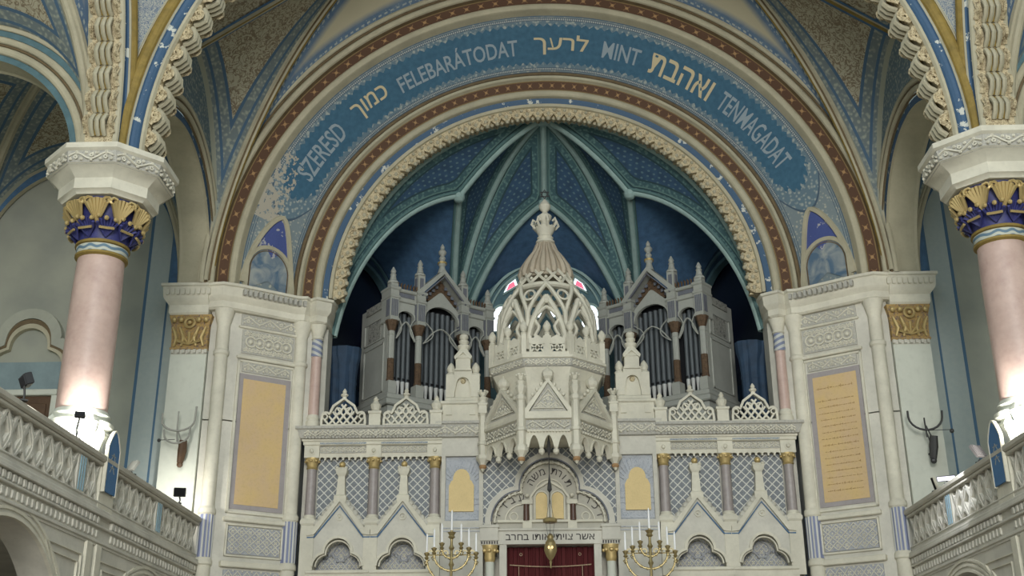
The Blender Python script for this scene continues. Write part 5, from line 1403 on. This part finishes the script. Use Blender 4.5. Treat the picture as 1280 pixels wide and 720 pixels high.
for i in range(8):
    a0 = pi / 8 + i * pi / 4; a1 = a0 + pi / 4; r = 1.36
    A = Vector((DC[0] + r * cos(a0), DC[1] + r * sin(a0), 0)); Bv = Vector((DC[0] + r * cos(a1), DC[1] + r * sin(a1), 0)); d = Bv - A; L = d.length; d.normalize(); n = Vector((d.y, -d.x, 0))
    def T(s, y, z): p_ = A + d * s + n * y; return CT(p_.x, p_.y, 8.05 + (z - 7.98) * 1.08)
    mb = MB(T); k = 2; W = (L - 0.16) / k
    mb.box(0.04, L - 0.04, -0.04, 0.04, 7.98, 8.06, b=0.01)
    for q in range(k):
        s0 = 0.08 + q * W + 0.04; s1 = s0 + W - 0.08; cm = (s0 + s1) / 2
        mb.hwall([s0, s0 + 0.05, s0 + 0.051, cm - 0.07, cm - 0.069, cm, cm + 0.069, cm + 0.07, s1 - 0.051, s1 - 0.05, s1],
                 lambda x: 8.36 + (0.05 if (x <= s0 + 0.05 or x >= s1 - 0.05) else (0.07 - abs(x - cm) * 0.6 if abs(x - cm) < 0.07 else 0)), lambda x: 8.22, -0.03, 0.03)
        mb.box(s0, s0 + 0.05, -0.03, 0.03, 8.05, 8.23); mb.box(s1 - 0.05, s1, -0.03, 0.03, 8.05, 8.23)
        mb.bar([(s0 + 0.04, 8.06), (cm, 8.22), (s1 - 0.04, 8.06)], 0.045, -0.025, 0.025); mb.bar([(s0 + 0.04, 8.22), (cm, 8.08), (s1 - 0.04, 8.22)], 0.04, -0.025, 0.025)
    mb.build('pierced_parapet', 'stone2', can)
    for s in (0.0, L / 2):
        mb = MB(T); hh = 0.16 if s == 0 else 0.10
        mb.box(s - 0.055, s + 0.055, -0.06, 0.06, 7.98, 8.44, b=0.01); mb.lathe([(0.05, 8.43), (0.075, 8.47), (0.04, 8.50), (0.085, 8.56), (0.095, 8.62), (0.06, 8.69), (0.015, 8.74)], (s, 0), 10)
        mb.build('parapet_post', 'stone2', can)
# dome: interlaced pointed arches on a sphere-like surface
def domeR(z):   # radius against height, base 8.2 -> ring 10.1
    t = (z - 8.2) / 1.8
    return 1.15 * sqrt(max(0.05, 1 - (max(0, t - 0.10) * 0.90) ** 3.0)) if t > 0.10 else 1.15
def dp(az, z, k=1.0): r = domeR(z) * k; return (DC[0] + r * cos(az), DC[1] + r * sin(az), z)
ND = 8
for i in range(ND):
    c_ = -pi / 2 + 2 * pi * i / ND; hwz = pi / ND
    mb = MB(CT)
    for s_ in (-1, 1):
        mb.tube([dp(c_ + s_ * hwz * 1.0 * (1 - t ** 1.9), 8.25 + 1.30 * t) for t in lin(0, 1, 12)], 0.072, 6)
        mb.tube([dp(c_ + s_ * hwz * (0.66 - 0.30 * (1 - abs(2 * t - 0.9)) ), 8.55 + 0.46 * t) for t in lin(0.0, 1, 7)] + [dp(c_ + s_ * hwz * q, z) for q, z in ((0.46, 9.08), (0.22, 9.20), (0.0, 9.27))], 0.042, 6)
    mb.ball(dp(c_, 9.44), 0.09, 0, 6)
    mb.build('dome_arch', 'stone2', can)
    mb = MB(CT); c2 = c_ + hwz
    for s_ in (-1, 1): mb.tube([dp(c2 + s_ * hwz * (t ** 1.4), 9.10 + 0.85 * t) for t in lin(0, 1, 9)], 0.05, 6)
    zc_ = 9.62
    mb.tube([dp(c2 + 0.13 * cos(a) / 1, zc_ + 0.13 * sin(a)) for a in lin(0, 2 * pi * 11 / 12, 12)], 0.03, 5, closed=True)
    mb.tube([dp(c2, 8.25), dp(c2, 9.2)], 0.06, 6)
    mb.build('dome_tracery', 'stone2', can)
mb = MB(CT); mb.lathe([(0.66, 9.88), (0.76, 9.90), (0.80, 9.94), (0.80, 10.00), (0.74, 10.04), (0.66, 10.06)], DC, 24, cap=False); mb.build('dome_ring', 'stone2', can)
mb = MB(CT)
NL = 12
for i in range(NL):
    a = 2 * pi * i / NL
    for s_ in (-1, 1): mb.tube([(DC[0] + (0.72 - 0.18 * t) * cos(a + s_ * t * 2 * pi / NL), DC[1] + (0.72 - 0.18 * t) * sin(a + s_ * t * 2 * pi / NL), 10.04 + 0.40 * t) for t in lin(0, 1, 5)], 0.035, 5)
    mb.ball((DC[0] + 0.68 * cos(a), DC[1] + 0.70 * sin(a), 10.16), 0.045, 0, 6)
mb.build('lattice_collar', 'stone2', can)
mb = MB(CT); mb.lathe([(0.54, 10.30), (0.56, 10.42), (0.50, 10.62), (0.38, 10.85), (0.26, 11.05), (0.19, 11.28)], DC, 32)
for i in range(14):
    a = 2 * pi * i / 14 + 0.11
    mb.tube([(DC[0] + r * cos(a), DC[1] + r * sin(a), z) for r, z in ((0.60, 10.34), (0.60, 10.44), (0.54, 10.62), (0.41, 10.86), (0.28, 11.06), (0.21, 11.26))], [0.05, 0.085, 0.08, 0.062, 0.042, 0.032], 6)
mb.build('ribbed_cone', stone('warm_brown_stone', (0.50, 0.43, 0.33)), can)
mb = MB(CT); mb.lathe([(0.19, 11.27), (0.23, 11.30), (0.23, 11.34), (0.17, 11.37), (0.20, 11.44), (0.15, 11.48), (0.17, 11.52), (0.24, 11.66), (0.26, 11.70)], DC, 20)
for i in range(8):
    a = 2 * pi * i / 8 + 0.2; mb.tube([(DC[0] + 0.24 * cos(a), DC[1] + 0.24 * sin(a), 11.68), (DC[0] + 0.33 * cos(a), DC[1] + 0.33 * sin(a), 11.78), (DC[0] + 0.29 * cos(a), DC[1] + 0.29 * sin(a), 11.90), (DC[0] + 0.22 * cos(a), DC[1] + 0.22 * sin(a), 11.84)], 0.035, 5)
mb.lathe([(0.14, 11.68), (0.10, 11.85), (0.16, 11.95), (0.17, 12.02), (0.08, 12.10), (0.06, 12.14), (0.13, 12.22), (0.15, 12.30), (0.10, 12.38), (0.02, 12.48)], DC, 14)
mb.build('crown_finial', 'stone2', can)
mb = MB(CT); cz = 12.62; R = 0.12
for rot in (pi / 2, -pi / 2): mb.bar([(R * cos(rot + 2 * pi * k / 3), cz + R * sin(rot + 2 * pi * k / 3)) for k in range(3)], 0.024, 26.03, 26.07, closed=True)
mb.box(-0.012, 0.012, 26.04, 26.06, 12.42, 12.52); mb.build('six_point_star', 'iron', can)

# ================================================================== ORGAN CASES
org = thing('organ_case', 'white gabled organ case with grey pipes, left of the canopy dome', 'organ', (-3.86, 27.5, 6.4), math.atan2(1.7, 2.31))
def OT(x, y, z): return (x, y, z - 6.4)
WL = 2.87; PS = [0.0, 0.78, 2.09, 2.87]
mb = MB(OT); mb.box(0.05, WL - 0.05, 0.42, 1.45, 6.4, 10.55); mb.build('body', 'organ_white', org)
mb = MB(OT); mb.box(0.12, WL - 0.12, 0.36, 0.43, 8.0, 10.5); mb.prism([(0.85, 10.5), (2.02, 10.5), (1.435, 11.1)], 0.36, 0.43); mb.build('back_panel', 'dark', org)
mb = MB(OT)   # side panel with carved inset
mb.box(-0.06, 0.06, 0.1, 1.5, 7.9, 10.5); 
for z0, z1 in ((8.1, 9.4), (9.5, 10.1)):
    mb.box(-0.09, -0.05, 0.25, 1.3, z0, z0 + 0.04); mb.box(-0.09, -0.05, 0.25, 1.3, z1 - 0.04, z1); mb.box(-0.09, -0.05, 0.25, 0.29, z0, z1); mb.box(-0.09, -0.05, 1.26, 1.3, z0, z1)
mb.build('side_panel', 'organ_white', org)
mb = MB(OT); mb.box(-0.08, -0.055, 0.45, 1.1, 9.55, 10.05); mb.box(-0.10, -0.06, 0.35, 1.2, 10.32, 10.52); mb.build('side_inset', carved('dim_grey_inset', (0.33, 0.33, 0.29), (0.09, 0.09, 0.09), 9), org)
mb = MB(OT)
for z0, z1, k in ((6.4, 7.7, 0.10), (7.7, 7.85, 0.18), (7.85, 8.0, 0.14)): mb.box(-k, WL + k, -k, 1.45, z0, z1, b=0.03)
mb.build('plinth', 'organ_white', org)
for x in PS:
    mb = MB(OT)
    mp = MB(OT); mp.box(x - 0.11, x + 0.11, -0.12, 0.14, 7.98, 8.32, b=0.02)
    ms = MB(OT)
    ms.rings([octp(r, z, (x, 0.0)) for r, z in ((0.085, 8.9), (0.085, 9.50), (0.10, 9.52), (0.085, 9.55), (0.085, 9.62))], 0)
    mb.box(x - 0.13, x + 0.13, -0.14, 0.36, 9.88, 9.96, b=0.02); mb.box(x - 0.12, x + 0.12, -0.12, 0.36, 9.95, 10.50)
    mb.box(x - 0.14, x + 0.14, -0.15, 0.36, 10.48, 10.56, b=0.02); mb.box(x - 0.12, x + 0.12, -0.12, 0.36, 10.56, 10.72); mb.box(x - 0.15, x + 0.15, -0.16, 0.36, 10.70, 10.80, b=0.03)
    pl_ = mb.build('pillar', 'organ_white', org); mp.build('pedestal', 'organ_white', pl_); ms.build('white_shaft', 'organ_white', pl_)
    mb = MB(OT); mb.rings([octp(r, z, (x, 0.0)) for r, z in ((0.10, 8.30), (0.10, 8.36), (0.088, 8.40), (0.088, 8.9))], 0); mb.build('brown_shaft', 'organ_brown', pl_)
    mb = MB(OT); mb.rings([octp(r, z, (x, 0.0)) for r, z in ((0.07, 9.60), (0.10, 9.66), (0.14, 9.80), (0.17, 9.86), (0.17, 9.89))], 0); mb.build('gilt_capital', 'organ_brown', pl_)
    mb = MB(OT)
    for q in (-0.075, -0.025, 0.025, 0.075): mb.box(x + q - 0.016, x + q + 0.016, -0.135, -0.115, 10.0, 10.44)
    for q in (-0.06, 0.0, 0.06): mb.box(x - 0.135, x - 0.115, q - 0.02, q + 0.02, 10.0, 10.44)
    mb.build('fluting', 'organ_grey', pl_)
    inner = 0 < x < WL
    mb = MB(OT); z = 10.80; h2 = 0.42 if inner else 0.05
    mb.box(x - 0.10, x + 0.10, -0.09, 0.11, z, z + 0.06 + h2, b=0.015)
    mb.lathe([(0.14, z + h2 + .04), (0.14, z + h2 + .09), (0.09, z + h2 + .14), (0.065, z + h2 + .26), (0.085, z + h2 + .29), (0.05, z + h2 + .32), (0.075, z + h2 + .38), (0.05, z + h2 + .43), (0.015, z + h2 + .5)], (x, 0.01), 10)
    fi = mb.build('pinnacle', 'organ_white', org)
    if inner:
        mb = MB(OT); mb.box(x - 0.05, x + 0.05, -0.105, -0.088, z + 0.08, z + 0.38); mb.box(x - 0.115, x - 0.098, -0.04, 0.06, z + 0.08, z + 0.38); mb.build('grey_slot', 'organ_grey', fi)
for bi, (a, b) in enumerate(zip(PS, PS[1:])):
    a += 0.12; b -= 0.12; c_ = (a + b) / 2; R = (b - a) / 2; zt = 10.30 - R * 0.15 if bi != 1 else 10.42
    # tracery: big arch over the pipes and hanging bows
    mb = MB(OT)
    zA = (10.02 if bi != 1 else 10.12)
    up = lambda x: zA + 0.9 * sqrt(max(0, R * R - (x - c_) ** 2)) * (0.9 if bi != 1 else 0.9)
    topz = 10.46 if bi != 1 else 10.75
    xs = lin(a, b, 21)
    if bi != 1: mb.hwall(xs, lambda x: topz, lambda x: min(topz - 0.01, up(x)), 0.0, 0.08)
    else: mb.hwall(xs, lambda x: max(up(x) + 0.06, min(10.95, 10.5 + (R - abs(x - c_)) * 0.9)), up, 0.02, 0.09)
    mb.bar([(x, up(x)) for x in xs], 0.05, -0.04, 0.05)
    for s_ in (-1, 1):   # ogee bows
        mb.bar([(c_ + s_ * R * (1 - t), 9.45 + 0.42 * sin(t * pi / 2) + (0.06 * t)) for t in lin(0, 1, 10)], 0.026, -0.04, 0.01)
        mb.bar([(c_ + s_ * R * (1 - 0.55 * sin(t * pi)), 9.45 + 0.62 * t + .0) for t in lin(0, 1, 10)], 0.022, -0.03, 0.0)
    mb.build('tracery', 'organ_white', org)
    if bi != 1:
        mb = MB(OT); mb.box(a - 0.02, b + 0.02, -0.06, 0.36, 10.44, 10.56, b=0.02); mb.box(a, b, -0.02, 0.36, 10.56, 10.70); mb.box(a - 0.02, b + 0.02, -0.10, 0.36, 10.69, 10.78, b=0.03); cr = mb.build('entablature', 'organ_white', org)
        mb = MB(OT); mb.box(a + 0.05, b - 0.05, -0.035, -0.015, 10.575, 10.68); mb.build('frieze_inset', 'organ_grey', cr)
        mb = MB(OT)
        for q in lin(a, b, 7): mb.tube([(q, -0.04, 10.78), (q, -0.04, 10.90), (q + 0.03, -0.04, 10.95)], [0.02, 0.03, 0.008], 5)
        mb.build('gilt_cresting', 'organ_brown', cr)
    n_ = 4 if bi == 0 or bi == 2 else 7
    for q in range(n_):
        x = a + (b - a) * (q + 0.5) / n_; r = (b - a) / n_ * 0.40
        mb = MB(OT); mb.lathe([(r, 8.42), (r, min(10.42, up(x) - 0.02))], (x, 0.2), 14); pp = mb.build('organ_pipe', 'pipe', org)
        mb = MB(OT); mb.lathe([(0.02, 7.98), (0.03, 8.0), (r, 8.40), (r, 8.42)], (x, 0.2), 12); mb.build('pipe_foot', 'pipe_foot', pp)
        mb = MB(OT); mb.box(x - r * .6, x + r * .6, 0.2 - r * 1.04, 0.2 - r * 0.8, 8.44, 8.50); mb.build('pipe_mouth', 'black', pp)
# gable over the middle bay
mb = MB(OT); a, b = PS[1] - 0.02, PS[2] + 0.02; c_ = (a + b) / 2
mb.bar([(a - 0.10, 10.72), (c_, 11.50), (b + 0.10, 10.72)], 0.13, -0.14, 0.25); gb = mb.build('gable', 'organ_white', org)
mb = MB(OT); mb.bar([(a + 0.02, 10.70), (c_, 11.36), (b - 0.02, 10.70)], 0.03, -0.155, -0.10)
for s_ in (-1, 1):
    for q in lin(0.2, 0.8, 5): x = c_ + s_ * (b - c_) * q; mb.bar([(x, 11.28 - (11.50 - 10.72) * q * 0.95), (x, 11.20 - (11.50 - 10.72) * q * 0.95)], 0.08, 0.02, 0.05)
mb.build('gable_inset', 'organ_grey', gb)
mb = MB(OT); mb.prism([(a + 0.1, 10.70), (b - 0.1, 10.70), (c_, 11.36)], 0.10, 0.16); mb.build('gable_panel', 'organ_brown', gb)
mb = MB(OT); z = 11.48; mb.lathe([(0.13, z), (0.09, z + .12), (0.07, z + .2), (0.10, z + .24), (0.12, z + .30), (0.06, z + .36), (0.09, z + .44), (0.05, z + .5), (0.10, z + .56), (0.11, z + .62), (0.05, z + .70), (0.06, z + .76), (0.01, z + .85)], (c_, 0.0), 10); fi = mb.build('gable_finial', 'organ_white', gb)
mb = MB(OT); mb.lathe([(0.125, z + .265), (0.125, z + .32)], (c_, 0.0), 10); mb.build('gilt_ring', 'gold', fi)
mirror(org, 'white gabled organ case with grey pipes, right of the canopy dome', 'twin organ cases')
# organ loft floor behind the ark
mb = MB(); mb.plan([(-5.0, 26.65), (5.0, 26.65), (5.0, 28.5), (2.6, 31.2), (-2.6, 31.2), (-5.0, 28.5)], 6.15, 6.4); struct(mb, 'floor', 'stone')

# ================================================================== MENORAHS AND CANDLES
def menorah(sx):
    t = thing('menorah', 'brass seven-branched menorah in front of the ark, %s of the doors' % ('left' if sx < 0 else 'right'), 'menorah', (sx * 2.05, 24.5, -1.6), 0, 'brass menorahs')
    T = lambda x, y, z: (x, y, z + 1.6)
    mb = MB(T); mb.lathe([(0.04, 0.9), (0.04, 2.6), (0.07, 2.66), (0.04, 2.72), (0.035, 3.0), (0.065, 3.05), (0.03, 3.1), (0.03, 3.4), (0.06, 3.46), (0.03, 3.52), (0.03, 3.75), (0.06, 3.8), (0.03, 3.86), (0.028, 3.98)], n=12)
    mb.lathe([(0.03, 3.98), (0.075, 4.02), (0.05, 4.06), (0.09, 4.12), (0.03, 4.14), (0.03, 4.16)], n=10); mb.build('stem', 'brass', t)
    mb = MB(T); mb.lathe([(0.45, -1.6), (0.45, -1.45), (0.32, -1.35), (0.28, -1.2), (0.28, 0.55), (0.36, 0.65), (0.36, 0.78), (0.10, 0.85), (0.05, 0.95)], n=8); mb.build('pedestal', 'stone', t)
    tops = {0.51: 3.70, 0.36: 3.80, 0.20: 3.90}
    for r, zt in tops.items():
        for s_ in (-1, 1):
            mb = MB(T); zb = zt - r * 1.0 - 0.06; cz = zt - 0.12
            pth = [(s_ * r, 0, zt)] + [(s_ * r * cos(q), 0, cz - (r * 0.95) * sin(q)) for q in lin(0, pi / 2, 9)]
            mb.tube(pth, 0.020, 6)
            for q in pth[2::2]: mb.ball(q, 0.033, 0, 6)
            for q in (0.25, 0.6): mb.tube([(s_ * r * (1 - q * .2), -0.0, cz - 0.02), (s_ * (r + 0.05), -0.01, cz - 0.08), (s_ * (r + 0.01), -0.01, cz - 0.14)], 0.012, 5)
            ar = mb.build('branch', 'brass', t)
            mb = MB(T); mb.lathe([(0.02, zt - 0.14), (0.05, zt - 0.10), (0.025, zt - 0.07), (0.055, zt - 0.02), (0.06, zt), (0.03, zt + 0.005), (0.025, zt + .02)], (s_ * r, 0), 10); mb.build('candle_cup', 'brass', ar)
    # cross bar with filigree
    mb = MB(T); mb.tube([(-0.54, 0.02, 3.66), (0.54, 0.02, 3.66)], 0.012, 5)
    for s_ in (-1, 1):
        for x in (0.12, 0.28, 0.43): mb.tube([(s_ * x + 0.05 * cos(q), 0.02, 3.70 + 0.05 * sin(q)) for q in lin(0, 2 * pi * 9 / 10, 10)], 0.010, 4, closed=True)
    mb.build('filigree_bar', 'brass', t)
    names = {-0.51: 'first', -0.36: 'second', -0.20: 'third', 0: 'tall middle', 0.20: 'fifth', 0.36: 'sixth', 0.51: 'last'}
    for x in (-0.51, -0.36, -0.20, 0, 0.20, 0.36, 0.51):
        zt = 4.16 if x == 0 else tops[abs(x)] + 0.02; L = 0.40 if x == 0 else 0.36
        c = MB(); c.lathe([(0.021, 0), (0.019, L), (0.008, L + 0.01), (0.004, L + 0.03)], n=10)
        o = c.build('candle', 'wax'); o.location = (sx * 2.05 + x, 24.5, zt)
        tag(o, 'white candle on the %s menorah, %s counting from the left' % ('left' if sx < 0 else 'right', names[x]), 'candle', 'menorah candles')
menorah(-1); menorah(1)

# ================================================================== HANGING LAMP
lp = thing('eternal_lamp', 'hanging brass eternal lamp on a long chain before the curtain', 'lamp', (0, 24.85, 6.4))
T = lambda x, y, z: (x, y, z - 6.4)
mb = MB(T); mb.tube([(0, 0, 6.24), (0, 0, 4.75)], 0.010, 5); mb.lathe([(0.01, 5.0), (0.05, 5.06), (0.045, 5.14), (0.02, 5.30), (0.01, 5.4)], n=8); mb.lathe([(0.01, 5.80), (0.045, 5.90), (0.04, 6.05), (0.01, 6.22)], n=8)
for k in range(3):
    a = 2 * pi * k / 3 + .5; mb.tube([(0, 0, 4.9), (0.09 * cos(a), 0.09 * sin(a), 4.45)], 0.006, 4); mb.tube([(0.11 * cos(a), 0.11 * sin(a), 4.40), (0.06 * cos(a), 0.06 * sin(a), 4.1)], 0.006, 4)
mb.build('chain', 'iron', lp)
mb = MB(T); mb.lathe([(0.13, 4.36), (0.15, 4.38), (0.15, 4.44), (0.11, 4.46)], n=8); mb.build('upper_ring', 'brass', lp)
mb = MB(T); mb.lathe([(0.01, 3.42), (0.02, 3.50), (0.03, 3.54), (0.02, 3.57), (0.09, 3.66), (0.135, 3.78), (0.13, 3.86), (0.10, 3.95)], n=16)
mb.lathe([(0.10, 3.93), (0.11, 3.95), (0.06, 4.02), (0.07, 4.08), (0.02, 4.14)], n=16)
mb.build('bowl', 'brass', lp)
mb = MB(T)
for x in (-0.035, 0.035): mb.ball((x, -0.115, 3.83), 0.022, 0, 8, 1.5)
mb.build('flame', 'lamp_glow', lp)

# ================================================================== BRANCH SCONCES ON THE PILASTERS
def sconce(sx):
    lab = 'grey iron two-tier branch bracket with brown sleeve on the left pilaster' if sx < 0 else 'black iron branch bracket with small lamp arm on the right pilaster'
    t = thing('branch_bracket', lab, 'bracket', (sx * 8.05, 24.92, 6.2))
    m_ = 'fabric_stone' if sx < 0 else 'iron'
    bt = 'wood' if sx < 0 else 'iron'
    dz = 0 if sx < 0 else -0.1
    mb = MB(); mb.tube([(0.14, -0.30, -0.02 + dz), (0.12, -0.26, -0.25 + dz), (0.09, -0.24, -0.50 + dz)], [0.085, 0.10, 0.07], 10); mb.ball((0.09, -0.24, -0.54 + dz), 0.07); mb.tube([(0.10, -0.24, -0.45 + dz), (0.09, -0.02, -0.35 + dz)], 0.03, 6); mb.build('sleeve', bt, t)
    rods = MB(); mb = rods
    mb.tube([(0, -0.30, -0.05 + dz), (-0.02, -0.32, 0.30 + dz), (-0.02, -0.32, 0.62 + (dz * 3.5))], 0.018, 6); mb.tube([(0.12, -0.28, -0.1 + dz), (0, -0.31, 0.2 + dz)], 0.016, 5); mb.tube([(0.10, -0.26, -0.3 + dz), (0, -0.30, 0.05 + dz)], 0.014, 5)
    mb.build('rod', m_, t)
    mb = MB(); mb.tube([(-0.36, -0.34, 0.58 if sx < 0 else 0.42)] + [(0.36 * cos(q) - 0.0, -0.34, 0.42 + dz * 1.2 + 0.30 * sin(q) * (0.8 if sx < 0 else 1)) for q in lin(pi * 1.02, 2 * pi - 0.05, 12)] + [(0.37, -0.34, 0.72 if sx < 0 else 0.42)], 0.024, 6); mb.build('upper_branch', m_, t)
    if sx < 0:
        mb = MB(); mb.tube([(-0.29, -0.36, 0.20)] + [(0.28 * cos(q), -0.36, 0.12 + 0.22 * sin(q)) for q in lin(pi, 2 * pi, 12)] + [(0.28, -0.36, 0.26)], 0.022, 6); mb.build('lower_branch', m_, t)
    s_ = -1 if sx < 0 else 1
    mb = MB(); mb.tube([(0.05 * s_, -0.30, 0.0), (0.50 * s_ if sx > 0 else -0.35, -0.34, 0.0 if sx > 0 else -0.02)], 0.008, 5); mb.ball((0.52 * s_ if sx > 0 else -0.38, -0.35, -0.03), 0.05 if sx > 0 else 0.04); mb.build('lamp_arm', 'iron', t)
sconce(-1); sconce(1)

# ================================================================== FLOODLIGHTS ON THE BALUSTRADES
def flood(loc, rx, rz, label, body='black', glass='matt_black', size=(0.17, 0.06, 0.13), arm=0.22, light=None):
    t = thing('floodlight', label, 'floodlight', loc, rz, 'floodlights on the galleries')
    a, b, c = size
    mb = MB(); mb.tube([(0, 0, 0), (0.02, 0, arm * 0.5), (0, 0.02, arm)], 0.016, 6); mb.box(-0.05, 0.05, -0.05, 0.05, -0.0, 0.02); mb.build('bracket', 'iron', t)
    Rm = Matrix.Rotation(rx, 3, 'X')
    def T(x, y, z): p_ = Rm @ Vector((x, y, z)); return (p_.x, p_.y, p_.z + arm + c * 0.5)
    mb = MB(T); mb.box(-a / 2, a / 2, -b / 2, b / 2, -c / 2, c / 2, b=0.01)
    for q in lin(-a / 2 + .02, a / 2 - .02, 5): mb.box(q - 0.004, q + 0.004, b / 2, b / 2 + 0.02, -c / 2 + 0.01, c / 2 - 0.01)
    hd = mb.build('lamp_head', body, t)
    mb = MB(T); mb.box(-a / 2 + 0.012, a / 2 - 0.012, -b / 2 - 0.006, -b / 2 + 0.002, -c / 2 + 0.012, c / 2 - 0.012); mb.build('glass', glass, hd)
    return t
RT = 4.545
flood((-7.42, 15.75, RT), -0.4, 2.2, 'large black floodlight on the left gallery rail at the picture edge', size=(0.30, 0.10, 0.17), arm=0.22)
flood((-7.50, 17.95, RT), 0.5, 3.6, 'small black floodlight on a brown bracket before the left column base', size=(0.16, 0.06, 0.11), arm=0.34)
flood((-7.50, 20.6, RT), 0.6, 2.6, 'small floodlight with pale glass just behind the left blue plaque', body='fabric_stone', glass='organ_white', size=(0.18, 0.05, 0.22), arm=0.05)
flood((-7.46, 23.3, RT), 0.0, 0.2, 'square black floodlight near the far end of the left gallery rail', size=(0.24, 0.07, 0.18), arm=0.14)
flood((7.50, 20.4, RT), 0.6, -2.7, 'tilted floodlight with purple-grey back left of the right blue plaque', body='mauve', glass='organ_white', size=(0.22, 0.05, 0.28), arm=0.06)
flood((7.50, 22.9, RT), 0.3, -1.2, 'pale violet-edged floodlight near the far end of the right gallery rail', body='stone2', size=(0.08, 0.05, 0.26), arm=0.03)
flood((7.50, 22.2, RT), 0.25, -0.42, 'floodlight with glaring white glass lying low on the right gallery rail', glass='lamp_face', size=(0.34, 0.05, 0.10), arm=0.06)
WH = (1.0, 0.97, 0.90)
spot('flood_beam_left_column', (-7.52, 18.3, 4.72), (-7.9, 19.2, 5.15), 150, 95, WH, 0.8, 0.06)
spot('flood_beam_left_pilaster', (-7.95, 23.8, 4.75), (-8.0, 24.9, 4.95), 45, 110, WH, 0.8, 0.06)
spot('flood_beam_left_rail', (-7.5, 15.9, 4.95), (-7.5, 16.0, 4.5), 20, 60, WH, 0.8, 0.06)
spot('flood_beam_right_column', (7.52, 18.3, 4.72), (7.9, 19.2, 5.15), 150, 95, WH, 0.8, 0.06)
spot('flood_beam_right_panel', (6.9, 21.0, 5.0), (7.5, 21.6, 4.25), 40, 75, (0.9, 0.93, 1.0), 0.4, 0.04)
